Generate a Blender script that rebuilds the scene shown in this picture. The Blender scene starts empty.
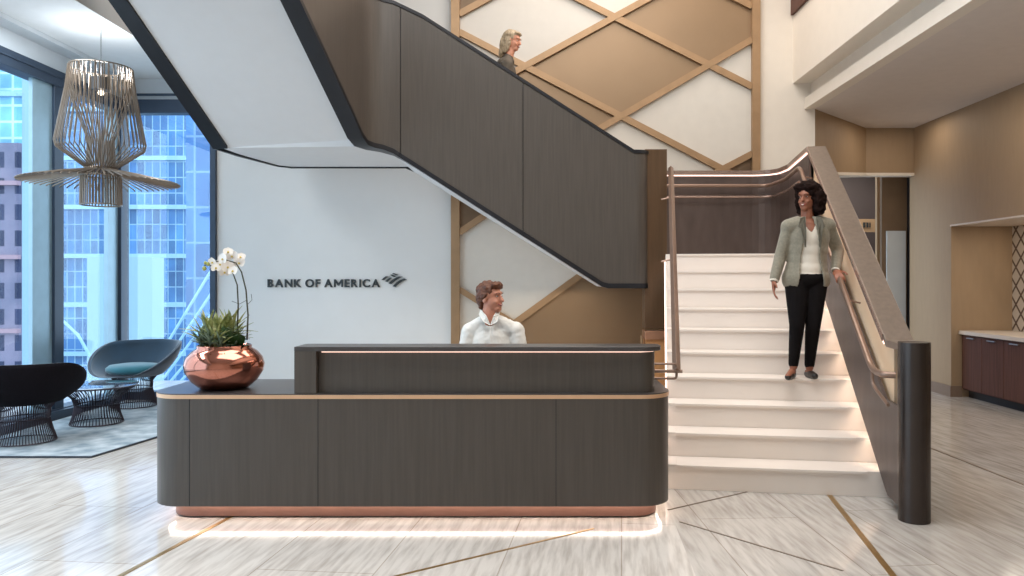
import bpy, bmesh, math, random
from mathutils import Vector, Matrix
R = math.radians
C = bpy.context.scene.collection
F, PX, PY, H = 776.0, 540.0, 281.0, 1.475

def P(px, py, d):
    return Vector(((px - PX) * d / F, d, H - (py - PY) * d / F))
def G(px, py):
    d = F * H / (py - PY)
    return Vector(((px - PX) * d / F, d, 0.0))
def lin(c):
    return tuple(((v / 255) / 12.92 if v / 255 <= .04045 else ((v / 255 + .055) / 1.055) ** 2.4) for v in c)

# ------------------------------------------------------------------ materials
def new_mat(name):
    m = bpy.data.materials.new(name); m.use_nodes = True
    nt = m.node_tree; b = nt.nodes['Principled BSDF']
    return m, nt, b
def mat(name, rgb, rough=.6, metal=0., noise=0., scale=8., stretch=(1, 1, 1), bump=0., spec=.5, coat=0., rot=0., rgb2=None, detail=4., sheen=0.):
    m, nt, b = new_mat(name)
    c = lin(rgb)
    b.inputs['Roughness'].default_value = rough
    b.inputs['Metallic'].default_value = metal
    b.inputs['Specular IOR Level'].default_value = spec
    b.inputs['Coat Weight'].default_value = coat
    b.inputs['Sheen Weight'].default_value = sheen
    b.inputs['Base Color'].default_value = (*c, 1)
    if noise or rgb2 or bump:
        tc = nt.nodes.new('ShaderNodeTexCoord'); mp = nt.nodes.new('ShaderNodeMapping')
        mp.inputs['Scale'].default_value = stretch; mp.inputs['Rotation'].default_value = (0, 0, rot)
        nz = nt.nodes.new('ShaderNodeTexNoise'); nz.inputs['Scale'].default_value = scale; nz.inputs['Detail'].default_value = detail
        nt.links.new(tc.outputs['Object'], mp.inputs['Vector']); nt.links.new(mp.outputs['Vector'], nz.inputs['Vector'])
        cr = nt.nodes.new('ShaderNodeValToRGB')
        k = noise
        c2 = lin(rgb2) if rgb2 else tuple(v * (1 + k) for v in c)
        c1 = c if rgb2 else tuple(v * (1 - k) for v in c)
        cr.color_ramp.elements[0].position = .32; cr.color_ramp.elements[1].position = .68
        cr.color_ramp.elements[0].color = (*c1, 1); cr.color_ramp.elements[1].color = (*c2, 1)
        nt.links.new(nz.outputs['Fac'], cr.inputs['Fac']); nt.links.new(cr.outputs['Color'], b.inputs['Base Color'])
        if bump:
            bp = nt.nodes.new('ShaderNodeBump'); bp.inputs['Strength'].default_value = bump; bp.inputs['Distance'].default_value = .01
            nt.links.new(nz.outputs['Fac'], bp.inputs['Height']); nt.links.new(bp.outputs['Normal'], b.inputs['Normal'])
    return m
def emit(name, rgb, s):
    m, nt, b = new_mat(name)
    b.inputs['Base Color'].default_value = (*lin(rgb), 1)
    b.inputs['Emission Color'].default_value = (*lin(rgb), 1); b.inputs['Emission Strength'].default_value = s
    return m
def stone(name, ang, tone=1.0):
    m, nt, b = new_mat(name)
    L = nt.links; N = nt.nodes
    tc = N.new('ShaderNodeTexCoord')
    mp = N.new('ShaderNodeMapping'); mp.inputs['Rotation'].default_value = (0, 0, ang)
    L.new(tc.outputs['Object'], mp.inputs['Vector'])
    def st(sc, s, det, dist=0.):
        q = N.new('ShaderNodeMapping'); q.inputs['Scale'].default_value = s
        L.new(mp.outputs['Vector'], q.inputs['Vector'])
        z = N.new('ShaderNodeTexNoise'); z.inputs['Scale'].default_value = sc; z.inputs['Detail'].default_value = det
        z.inputs['Distortion'].default_value = dist * .25
        L.new(q.outputs['Vector'], z.inputs['Vector']); return z
    a = st(6.5, (4.5, .45, 1), 8, .6); c = st(1.2, (1, .5, 1), 3)
    mx = N.new('ShaderNodeMath'); mx.operation = 'MULTIPLY_ADD'; mx.inputs[1].default_value = .35
    L.new(c.outputs['Fac'], mx.inputs[0]); L.new(a.outputs['Fac'], mx.inputs[2])
    cr = N.new('ShaderNodeValToRGB'); e = cr.color_ramp.elements
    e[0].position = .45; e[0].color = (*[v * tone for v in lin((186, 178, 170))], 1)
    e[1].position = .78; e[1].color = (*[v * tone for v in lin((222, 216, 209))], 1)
    k = cr.color_ramp.elements.new(.60); k.color = (*[v * tone for v in lin((203, 196, 189))], 1)
    L.new(mx.outputs['Value'], cr.inputs['Fac'])
    # slab joints
    br = N.new('ShaderNodeTexBrick'); br.offset = .5
    br.inputs['Scale'].default_value = 1.; br.inputs['Brick Width'].default_value = 1.9; br.inputs['Row Height'].default_value = .62
    br.inputs['Mortar Size'].default_value = .0035; br.inputs['Color1'].default_value = (1, 1, 1, 1); br.inputs['Color2'].default_value = (.9, .9, .9, 1)
    br.inputs['Mortar'].default_value = (.55, .5, .45, 1)
    q = N.new('ShaderNodeMapping'); q.inputs['Rotation'].default_value = (0, 0, R(90))
    L.new(mp.outputs['Vector'], q.inputs['Vector']); L.new(q.outputs['Vector'], br.inputs['Vector'])
    mm = N.new('ShaderNodeMixRGB'); mm.blend_type = 'MULTIPLY'; mm.inputs[0].default_value = .8
    L.new(cr.outputs['Color'], mm.inputs[1]); L.new(br.outputs['Color'], mm.inputs[2])
    L.new(mm.outputs['Color'], b.inputs['Base Color'])
    b.inputs['Roughness'].default_value = .11; b.inputs['Specular IOR Level'].default_value = .5
    return m
def facade(name, glass, band, bw, bh, mortar=.12, rough=.35, var=.35, axis='XZ'):
    m, nt, b = new_mat(name); N = nt.nodes; L = nt.links
    tc = N.new('ShaderNodeTexCoord'); sp = N.new('ShaderNodeSeparateXYZ'); cb = N.new('ShaderNodeCombineXYZ')
    L.new(tc.outputs['Object'], sp.inputs[0])
    ad = N.new('ShaderNodeMath'); ad.operation = 'ADD'
    L.new(sp.outputs['X'], ad.inputs[0]); L.new(sp.outputs['Y'], ad.inputs[1])
    L.new(ad.outputs[0], cb.inputs['X']); L.new(sp.outputs['Z'], cb.inputs['Y'])
    br = N.new('ShaderNodeTexBrick'); br.offset = 0.
    br.inputs['Scale'].default_value = 1.; br.inputs['Brick Width'].default_value = bw; br.inputs['Row Height'].default_value = bh
    br.inputs['Mortar Size'].default_value = mortar; br.inputs['Mortar Smooth'].default_value = .1
    g = lin(glass)
    br.inputs['Color1'].default_value = (*g, 1); br.inputs['Color2'].default_value = (*[v * (1 + var * 1.6) for v in g], 1)
    br.inputs['Mortar'].default_value = (*lin(band), 1)
    L.new(cb.outputs[0], br.inputs['Vector'])
    nz = N.new('ShaderNodeTexNoise'); nz.inputs['Scale'].default_value = .35; nz.inputs['Detail'].default_value = 5
    L.new(cb.outputs[0], nz.inputs['Vector'])
    cr = N.new('ShaderNodeValToRGB'); cr.color_ramp.elements[0].position = .35; cr.color_ramp.elements[1].position = .65
    cr.color_ramp.elements[0].color = (.6, .7, .8, 1); cr.color_ramp.elements[1].color = (1.3, 1.25, 1.2, 1)
    L.new(nz.outputs['Fac'], cr.inputs['Fac'])
    mm = N.new('ShaderNodeMixRGB'); mm.blend_type = 'MULTIPLY'; mm.inputs[0].default_value = 1
    L.new(br.outputs['Color'], mm.inputs[1]); L.new(cr.outputs['Color'], mm.inputs[2]); L.new(mm.outputs[0], b.inputs['Base Color'])
    b.inputs['Roughness'].default_value = rough
    return m

M = {}
M['panel'] = mat('dark_stained_oak', (80, 73, 67), .36, noise=.10, scale=6, stretch=(9, 9, .35), detail=6)
M['panel2'] = mat('bronze_laminate', (98, 86, 80), .38, metal=.25, noise=.12, scale=5, stretch=(5, 5, .4))
M['inner_bronze'] = mat('landing_bronze', (88, 76, 72), .42, metal=.2, noise=.14, scale=3, stretch=(3, 3, .8))
M['black'] = mat('blackened_steel', (34, 35, 40), .38, metal=.3, noise=.08)
M['cap'] = mat('brushed_bronze_cap', (128, 114, 103), .36, metal=.45, noise=.08, scale=5, stretch=(6, 6, .6))
M['newel'] = mat('dark_bronze_tube', (66, 58, 54), .26, metal=.6, noise=.06)
M['pier'] = mat('dark_bronze_pier', (100, 78, 58), .34, metal=.55, noise=.12, scale=4, stretch=(5, 5, .4))
M['warmlit_wood'] = mat('warm_lit_timber', (205, 150, 100), .4, metal=.2, noise=.08)  # pier base wood; the warm light on it is put into the colour
M['copper'] = mat('satin_copper', (190, 146, 120), .32, metal=.7, noise=.06)
M['edge'] = mat('pale_copper_edge', (224, 182, 146), .35, metal=.35, noise=.04)
M['plinth'] = mat('aged_copper_plinth', (132, 96, 84), .4, metal=.5, noise=.06)
M['copper_polish'] = mat('polished_copper', (188, 124, 106), .12, metal=1., noise=.04)
M['counter'] = mat('dark_counter_laminate', (72, 68, 67), .3, noise=.05)
M['rail'] = mat('rose_bronze_rail', (146, 122, 108), .32, metal=.55, noise=.04)
M['railpink'] = mat('polished_rose_rail', (170, 148, 138), .25, metal=.7, noise=.03)
M['goldframe'] = mat('champagne_gold_frame', (166, 136, 104), .4, metal=.45, noise=.06)
M['goldpanel'] = mat('brushed_gold_panel', (148, 124, 98), .36, metal=.5, noise=.025, scale=3)
M['goldpanel_dk'] = mat('bronze_gold_panel', (118, 98, 78), .38, metal=.5, noise=.06)
M['whitepanel'] = mat('pearl_white_panel', (214, 210, 202), .28, noise=.02)
M['white'] = mat('white_wall_paint', (226, 227, 226), .7, noise=.015, scale=3)
M['ceil'] = mat('ceiling_paint', (228, 231, 232), .8, noise=.015)
M['soffit'] = mat('soffit_paint', (226, 227, 228), .6, noise=.01)
M['cream'] = mat('cream_wall_paint', (232, 224, 212), .75, noise=.015)
M['beige'] = mat('beige_wallcovering', (162, 138, 110), .6, noise=.03, scale=4, stretch=(6, 6, 1))
M['beige_low'] = mat('taupe_ceiling_paint', (220, 212, 206), .75, noise=.02)
M['step'] = mat('white_stone_tread', (240, 229, 219), .42, noise=.02, scale=3)
M['recess'] = mat('cream_recess_lining', (236, 206, 172), .5, noise=.02)
M['led'] = emit('led_strip_warm', (255, 226, 200), 13)
M['led_white'] = emit('led_strip_white', (255, 240, 226), 9)
M['led_soft'] = emit('led_strip_soft', (255, 222, 206), 2.0)
M['led_cap'] = emit('led_strip_cap', (255, 218, 204), 1.7)
M['led_dim'] = emit('led_strip_dim', (255, 214, 196), .9)
M['led_base'] = emit('led_strip_base', (255, 238, 222), 13)
M['frame'] = mat('window_frame_blue_grey', (52, 66, 84), .4, metal=.3, noise=.05)
M['frame_lt'] = mat('window_frame_pale', (150, 178, 192), .35, metal=.4, noise=.04)
M['header'] = mat('header_grey_paint', (196, 204, 210), .7, noise=.02)
M['brass'] = mat('brass_inlay', (176, 142, 88), .3, metal=.8, noise=.08)
M['joint'] = mat('dark_floor_joint', (120, 104, 90), .5, noise=.1)
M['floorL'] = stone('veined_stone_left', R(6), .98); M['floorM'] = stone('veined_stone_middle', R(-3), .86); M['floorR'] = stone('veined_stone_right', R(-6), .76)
M['rug'] = mat('mottled_rug', (124, 140, 150), .95, rgb2=(196, 204, 208), scale=5, detail=8, bump=.3)
M['rug_edge'] = mat('rug_binding', (60, 66, 74), .9, noise=.1)
M['teal'] = mat('teal_velvet', (18, 54, 76), .7, noise=.2, scale=5, sheen=.6)
M['teal_lt'] = mat('light_teal_velvet', (34, 108, 122), .7, noise=.15, scale=5, sheen=.5)
M['navyshell'] = mat('navy_shell_fabric', (26, 40, 58), .6, noise=.15, sheen=.3)
M['darkshell'] = mat('aubergine_ribbed_fabric', (14, 11, 17), .8, spec=.12, noise=.25, scale=4, stretch=(14, 14, .5))
M['wire'] = mat('dark_bronze_wire', (58, 50, 56), .35, metal=.7, noise=.05)
M['tglass'] = mat('smoked_table_glass', (96, 104, 118), .08, noise=.03, coat=1.)
M['lampwire'] = mat('champagne_lamp_wire', (128, 114, 100), .35, metal=.6, noise=.06)
M['lampdark'] = mat('lamp_socket_grey', (88, 88, 90), .4, metal=.5, noise=.05)
M['bulb'] = emit('lamp_bulb', (255, 240, 220), 3)
M['letter'] = mat('charcoal_letter', (44, 52, 56), .5, noise=.04)
M['cab'] = mat('burgundy_brown_wood', (92, 62, 52), .5, spec=.15, noise=.18, scale=5, stretch=(12, 12, .4))
M['cabtop'] = mat('pale_stone_top', (214, 200, 184), .3, noise=.03)
M['toe'] = mat('dark_toe_kick', (34, 28, 26), .6, noise=.05)
M['steel'] = mat('brushed_steel_pull', (180, 170, 160), .3, metal=.8, noise=.04)
M['base'] = mat('taupe_baseboard', (128, 108, 92), .5, noise=.04)
M['corr'] = mat('dark_corridor_paint', (84, 76, 76), .6, noise=.08, scale=2)
M['corr2'] = mat('corridor_brown_panel', (112, 92, 72), .5, noise=.05)
M['signboard'] = mat('beige_sign_board', (168, 142, 112), .5, noise=.03)
M['leaf'] = mat('succulent_leaf_green', (112, 128, 66), .5, rgb2=(196, 196, 140), scale=25)
M['leafdk'] = mat('orchid_leaf_green', (46, 74, 36), .35, noise=.15)
M['leafgrey'] = mat('grey_green_leaf', (118, 134, 112), .5, noise=.2, scale=20)
M['soil'] = mat('bark_soil', (96, 74, 52), .9, noise=.4, scale=40)
M['stem'] = mat('orchid_stem', (74, 70, 48), .5, noise=.1)
M['petal'] = mat('white_orchid_petal', (246, 240, 234), .6, noise=.02)
M['bud'] = mat('green_orchid_bud', (168, 172, 96), .5, noise=.08)
M['lip'] = mat('yellow_orchid_lip', (214, 190, 96), .5, noise=.08)
M['facA'] = facade('masonry_facade', (44, 50, 76), (126, 120, 140), .95, 1.35, .28, .8, .3)
M['facB'] = facade('pale_glass_facade', (96, 156, 186), (176, 214, 228), 1.1, 1.3, .1, .3, .3)
M['facC'] = facade('blue_glass_facade', (52, 96, 138), (132, 170, 192), .62, 1.25, .045, .25, .6)
M['facC2'] = facade('deep_blue_glass_facade', (48, 92, 140), (108, 148, 180), .9, 1.6, .05, .25, .5)
M['paleblue'] = mat('pale_concrete', (146, 176, 194), .8, noise=.05, scale=.3)
M['ledge'] = mat('pale_ledge_metal', (150, 190, 216), .4, noise=.05)
M['pinkroof'] = mat('pinkish_penthouse', (170, 140, 150), .8, noise=.04)
M['street'] = mat('street_paving', (150, 160, 168), .9, noise=.1)
M['skinw'] = mat('warm_brown_skin', (154, 98, 74), .5, noise=.05)
M['skinm'] = mat('fair_ruddy_skin', (206, 142, 116), .5, noise=.06)
M['skinu'] = mat('fair_skin', (214, 150, 122), .5, noise=.04)
M['hairb'] = mat('dark_brown_curls', (32, 20, 17), .9, spec=.1, noise=.4, scale=30, bump=1.)
M['hairr'] = mat('auburn_hair', (98, 56, 34), .55, noise=.35, scale=40, bump=.8)
M['hairbl'] = mat('ash_blond_hair', (196, 176, 146), .5, rgb2=(150, 132, 108), scale=22, stretch=(4, 4, .6), bump=.5)
M['jacket'] = mat('sage_grey_tweed', (138, 132, 116), .85, noise=.12, scale=60, sheen=.2)
M['lapel'] = mat('sage_grey_lapel', (100, 96, 84), .85, noise=.12, scale=60)
M['top'] = mat('white_knit_top', (236, 228, 214), .8, noise=.03)
M['trousers'] = mat('black_trousers', (20, 17, 18), .9, spec=.15, noise=.2)
M['shoe'] = mat('black_leather_shoe', (26, 22, 22), .3, noise=.1)
M['shirt'] = mat('white_cotton_shirt', (232, 230, 224), .8, noise=.03, scale=12, bump=.25)
M['coat'] = mat('grey_brown_coat', (92, 84, 74), .9, noise=.15, scale=20)
M['lipc'] = mat('lips', (150, 70, 66), .4, noise=.05)
M['eyew'] = mat('eye_white', (235, 230, 225), .2, noise=.02)
M['eyed'] = mat('eye_iris', (40, 28, 22), .2, noise=.02)
M['teeth'] = mat('teeth', (240, 236, 228), .3, noise=.02)
M['stool'] = mat('black_task_chair', (36, 36, 40), .6, noise=.1)

def glass_mat():
    m, nt, b = new_mat('window_glass'); N = nt.nodes
    tr = N.new('ShaderNodeBsdfTransparent'); tr.inputs[0].default_value = (.90, .96, 1, 1)
    gl = N.new('ShaderNodeBsdfGlossy'); gl.inputs['Roughness'].default_value = .02
    mx = N.new('ShaderNodeMixShader'); mx.inputs[0].default_value = .06
    nt.links.new(tr.outputs[0], mx.inputs[1]); nt.links.new(gl.outputs[0], mx.inputs[2])
    nt.links.new(mx.outputs[0], N['Material Output'].inputs['Surface']); return m
M['glass'] = glass_mat()
def tile_mat():
    m, nt, b = new_mat('lattice_tile'); N = nt.nodes; L = nt.links
    tc = N.new('ShaderNodeTexCoord'); mp = N.new('ShaderNodeMapping'); mp.inputs['Scale'].default_value = (7, 7, 6); mp.inputs['Rotation'].default_value = (R(45), 0, 0)
    L.new(tc.outputs['Object'], mp.inputs[0])
    vo = N.new('ShaderNodeTexVoronoi'); vo.feature = 'DISTANCE_TO_EDGE'; vo.inputs['Scale'].default_value = 1; vo.inputs['Randomness'].default_value = 0
    L.new(mp.outputs[0], vo.inputs['Vector'])
    cr = N.new('ShaderNodeValToRGB'); cr.color_ramp.elements[0].position = .07; cr.color_ramp.elements[1].position = .11
    cr.color_ramp.elements[0].color = (*lin((96, 76, 62)), 1); cr.color_ramp.elements[1].color = (*lin((214, 204, 192)), 1)
    L.new(vo.outputs['Distance'], cr.inputs[0]); L.new(cr.outputs[0], b.inputs['Base Color']); b.inputs['Roughness'].default_value = .3
    return m
M['tile'] = tile_mat()

# ------------------------------------------------------------------ mesh builder
def world_loc(o):
    v = Vector((0, 0, 0))
    while o: v += o.location; o = o.parent
    return v
class MB:
    def __init__(s): s.bm = bmesh.new()
    def face(s, vs):
        try: return s.bm.faces.new(vs)
        except ValueError: return None
    def prism(s, a, b):          # two matching loops of points
        A = [s.bm.verts.new(p) for p in a]; B = [s.bm.verts.new(p) for p in b]; n = len(A)
        s.face(A[::-1]); s.face(B)
        for i in range(n): s.face([A[i], A[(i + 1) % n], B[(i + 1) % n], B[i]])
        return s
    def box(s, x0, x1, y0, y1, z0, z1):
        return s.prism([(x0, y0, z0), (x1, y0, z0), (x1, y1, z0), (x0, y1, z0)], [(x0, y0, z1), (x1, y0, z1), (x1, y1, z1), (x0, y1, z1)])
    def plan(s, pts, z0, z1):
        return s.prism([(p[0], p[1], z0) for p in pts], [(p[0], p[1], z1) for p in pts])
    def rings(s, rs, closed=True, caps=True):
        V = [[s.bm.verts.new(p) for p in r] for r in rs]; n = len(V[0])
        for a, b in zip(V, V[1:]):
            for i in range(n if closed else n - 1): s.face([a[i], a[(i + 1) % n], b[(i + 1) % n], b[i]])
        if caps and closed: s.face(V[0][::-1]); s.face(V[-1])
        return s
    def tube(s, pts, r, n=8, caps=True):
        pts = [Vector(p) for p in pts]; rs = r if isinstance(r, (list, tuple)) else [r] * len(pts)
        up = None; out = []
        for i, p in enumerate(pts):
            t = (pts[min(i + 1, len(pts) - 1)] - pts[max(i - 1, 0)]).normalized()
            if up is None:
                up = Vector((0, 0, 1)) if abs(t.z) < .9 else Vector((1, 0, 0))
            a = t.cross(up).normalized(); up = a.cross(t).normalized()
            out.append([p + rs[i] * (math.cos(k * 2 * math.pi / n) * a + math.sin(k * 2 * math.pi / n) * up) for k in range(n)])
        return s.rings(out, caps=caps)
    def lathe(s, prof, c=(0, 0, 0), n=32, caps=True):
        return s.rings([[(c[0] + r * math.cos(k * 2 * math.pi / n), c[1] + r * math.sin(k * 2 * math.pi / n), c[2] + z) for k in range(n)] for r, z in prof], caps=caps)
    def ribbon(s, path, t0, t1):  # path of (x,y,zlo,zhi); t0,t1 lateral offsets (left of travel positive)
        rs = []
        for i, p in enumerate(path):
            a = Vector(path[max(i - 1, 0)][:2]); b = Vector(path[min(i + 1, len(path) - 1)][:2]); q = Vector(p[:2])
            d1 = (q - a); d2 = (b - q)
            d1 = d1.normalized() if d1.length > 1e-6 else d2.normalized(); d2 = d2.normalized() if d2.length > 1e-6 else d1
            t = (d1 + d2).normalized(); nrm = Vector((-t.y, t.x)); k = 1 / max(.3, nrm.dot(Vector((-d1.y, d1.x))))
            A = q + nrm * t0 * k; B = q + nrm * t1 * k
            rs.append([(A.x, A.y, p[2]), (B.x, B.y, p[2]), (B.x, B.y, p[3]), (A.x, A.y, p[3])])
        return s.rings(rs)
    def ell(s, c, r, B=None, n=16, m=10):
        B = B or Matrix.Identity(3); c = Vector(c); rs = []
        for j in range(m + 1):
            th = math.pi * (j + .0) / m; th = min(max(th, .02), math.pi - .02)
            rs.append([c + B @ Vector((r[0] * math.sin(th) * math.cos(k * 2 * math.pi / n), r[1] * math.sin(th) * math.sin(k * 2 * math.pi / n), -r[2] * math.cos(th))) for k in range(n)])
        return s.rings(rs)
    def cap(s, p0, r0, p1, r1, n=12):   # tapered capsule
        p0 = Vector(p0); p1 = Vector(p1); t = (p1 - p0).normalized()
        pts = []; rr = []
        for k in range(5):
            a = math.pi / 2 * (1 - k / 4); pts.append(p0 - t * r0 * math.sin(a)); rr.append(max(r0 * math.cos(a), .0005))
        for k in range(5):
            a = math.pi / 2 * (k / 4); pts.append(p1 + t * r1 * math.sin(a)); rr.append(max(r1 * math.cos(a), .0005))
        return s.tube(pts, rr, n)
    def build(s, name, m, parent=None, world=True, smooth=False, bevel=0., tags=None):
        bmesh.ops.recalc_face_normals(s.bm, faces=s.bm.faces)
        me = bpy.data.meshes.new(name); o = bpy.data.objects.new(name, me); C.objects.link(o)
        off = Vector((0, 0, 0))
        if parent: 
            o.parent = parent
            if world: off = world_loc(parent)
        elif world:
            vs = [v.co for v in s.bm.verts]
            off = Vector(((min(v.x for v in vs) + max(v.x for v in vs)) / 2, (min(v.y for v in vs) + max(v.y for v in vs)) / 2, min(v.z for v in vs)))
            o.location = off
        if off.length: bmesh.ops.translate(s.bm, verts=s.bm.verts, vec=-off)
        s.bm.to_mesh(me); s.bm.free()
        for mm in (m if isinstance(m, list) else [m]): me.materials.append(M[mm])
        if smooth:
            for p in me.polygons: p.use_smooth = True
            if smooth != 'all': me.set_sharp_from_angle(angle=R(40))
        if bevel:
            b = o.modifiers.new('bevel', 'BEVEL'); b.width = bevel; b.segments = 2; b.limit_method = 'ANGLE'; b.angle_limit = R(40)
        if tags: tag(o, *tags)
        return o
def tag(o, label=None, cat=None, group=None, kind=None):
    if label: o['label'] = label
    if cat: o['category'] = cat
    if group: o['group'] = group
    if kind: o['kind'] = kind
    return o
def thing(name, loc, label, cat, group=None):
    o = bpy.data.objects.new(name, None); C.objects.link(o); o.location = loc; o.empty_display_size = .1
    return tag(o, label, cat, group)
def struct(name, mb, m, **k):
    return tag(mb.build(name, m, **k), kind='structure')
def copy_tree(o, parent=None):
    c = o.copy(); C.objects.link(c); c.parent = parent
    for ch in [x for x in C.objects if x.parent == o]: copy_tree(ch, c)
    return c

WY, ZC, ZL, ZT = 9.68, 3.62, 4.0, 6.6       # back wall, low right ceiling, left ceiling, atrium ceiling
XL, XR = -5.24, 5.24
u = Vector((.153, .988)); v = Vector((.988, -.153)); L0 = Vector((.906, 5.49)); WR = 1.408
RISE, TREAD = .175, .275
def S(s, w, z=None):
    q = L0 + u * s + v * w
    return Vector((q.x, q.y, z)) if z is not None else q

# ------------------------------------------------------------------ room shell
fl = MB()
def quad(mb, pts, mi):
    f = mb.face([mb.bm.verts.new((p[0], p[1], 0)) for p in pts]); f.material_index = mi
cA = Vector((2.0, 5.39)); cdir = Vector((-.153, -.988))
m0 = Vector((.62, .5)); m1 = Vector((.86, 5.6))
c0 = cA + cdir * 4.95; 
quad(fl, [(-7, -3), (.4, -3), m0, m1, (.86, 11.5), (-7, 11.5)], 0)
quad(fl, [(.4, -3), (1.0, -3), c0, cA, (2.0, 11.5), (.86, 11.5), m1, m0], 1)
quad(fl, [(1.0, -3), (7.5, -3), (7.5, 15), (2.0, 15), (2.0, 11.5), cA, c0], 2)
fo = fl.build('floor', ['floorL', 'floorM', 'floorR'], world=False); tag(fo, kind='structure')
def inlay(a, b, w, m, n):
    a = Vector(a[:2]); b = Vector(b[:2]); t = (b - a).normalized(); q = Vector((-t.y, t.x)) * w / 2
    struct(n, MB().plan([a - q, b - q, b + q, a + q], .0005, .003), m)
inlay(G(118, 576) + Vector((-.3, -1.8, 0)), (-1.93, 4.86), .028, 'brass', 'trim_1')
inlay(G(396.5, 576) + Vector((-1.1, -.79, 0)), (.32, 4.62), .016, 'brass', 'trim_2')
inlay(cA, cA + cdir * 4.2, .035, 'brass', 'trim_3')
inlay(G(680, 522), G(843, 571), .012, 'joint', 'trim_4')
inlay(G(668, 510), G(747, 492), .012, 'joint', 'trim_5')
inlay(G(930.6, 448), G(1060, 499), .02, 'joint', 'trim_6')

# left window wall: X = XL ; back window: Y = WY from XL to -4.0
struct('wall_left', MB().box(XL - .3, XL, -3, WY + .3, 3.74, ZT), 'header')
tag(MB().box(XL, XL + .12, 1.0, WY, 0, .09).build('baseboard_left', 'frame'), kind='structure')
XW = (217 - PX) * WY / F
struct('wall_back', MB().box(XW, (453 - PX) * WY / F, WY, WY + .25, 0, ZT), 'white')
struct('trim_header', MB().box(XL - .3, XW, WY, WY + .25, 3.74, ZT), 'header')
struct('ceiling_left', MB().plan([(XL - .3, -3), (-4.1, -3), (-4.2, WY), (XL - .3, WY)], ZL, ZL + .5), 'ceil')
struct('trim_coffer', MB().plan([(XL, -3), (-5.05, -3), (-5.05, WY), (XL, WY)], ZL - .05, ZL - .002), 'header')
struct('ceiling_atrium', MB().box(-5.6, 3.3, -3, WY + .2, ZT, ZT + .2), 'ceil')
struct('wall_front', MB().box(XL - .3, 7, -3.2, -3, 0, ZT), 'cream')
struct('wall_left_low', MB().box(XL - .3, XL, -3.2, -1, 0, 3.74), 'header')
# windows
w = thing('window_1', (XL, 8, 0), None, None); tag(w, kind='structure')
f = MB()
f.box(XL - .12, XL + .06, -1, WY, 3.57, 3.74); f.box(XL - .12, XL + .06, -1, WY, 0, .1)
f.box(XL - .02, XL + .075, -1, WY, 3.66, 3.675)
for y0, y1 in ((8.3, 8.46), (6.1, 6.22), (3.6, 3.72)): f.box(XL - .03, XL + .05, y0, y1, .1, 3.57)
f.box(XL - .03, XL + .07, WY - .1, WY + .08, 0, 3.74)
f.build('window_frame', 'frame', w, bevel=.004)
MB().box(XL - .02, XL + .02, 7.98, 8.3, .1, 3.57).build('mullion_panel', 'frame_lt', w)
MB().box(XL - .03, XL - .02, -1, WY - .1, .1, 3.57).build('pane', 'glass', w)
w = thing('window_2', (-4.6, WY, 0), None, None); tag(w, kind='structure')
f = MB()
f.box(XL + .08, XW, WY - .05, WY + .1, 3.56, 3.73); f.box(XL + .08, XW, WY - .05, WY + .1, 0, .1)
f.box(XW - .07, XW, WY - .05, WY + .1, .1, 3.56); f.box(XL + .08, XW, WY - .07, WY - .05, 3.77, 3.8)
f.build('window_frame', 'frame', w, bevel=.004)
MB().box(XL - .02, XL + .03, WY - .32, WY - .1, .1, 3.57).build('mullion_panel', 'frame_lt', w)
MB().box(XL + .08, XW - .07, WY + .02, WY + .03, .1, 3.56).build('pane', 'glass', w)

# diamond pattern wall
xa, xb = (452 - PX) * WY / F, (760 - PX) * WY / F
struct('wall_feature', MB().box(xa, xb, WY + .03, WY + .25, 0, ZT), 'goldpanel_dk')
fw = thing('feature_wall_screen', (0, WY, 0), 'tall wall screen of pearl and gold diamond panels in gold framing behind the staircase', 'wall panelling')
def wx(px): return (px - PX) * WY / F
def wz(py): return H - (py - PY) * WY / F
def bar(mb, p, q, wd, y0, y1):
    a = Vector((wx(p[0]), wz(p[1]))); b = Vector((wx(q[0]), wz(q[1]))); t = (b - a).normalized(); n = Vector((-t.y, t.x)) * wd / 2
    c = [a - n, b - n, b + n, a + n]
    mb.prism([(k.x, y0, k.y) for k in c], [(k.x, y1, k.y) for k in c])
X0, X1 = 459.5, 751.5
def up(px, c, s=.55): return c - s * px      # helper for pixel lines
# lines: (slope, intercept) in photo pixels ; up-right family falls in y
U = [(-.54, 263.), (-.548, 354.6), (-.585, 479.9), (-.52, 544.9), (-.54, 720)]
D = [(.505, -372.), (.521, -206.6), (.506, -292.5)]
D = [(.50, -368.5), (.506, -293.), (.521, -206.7)]
def yv(l, x): return l[0] * x + l[1]
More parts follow.
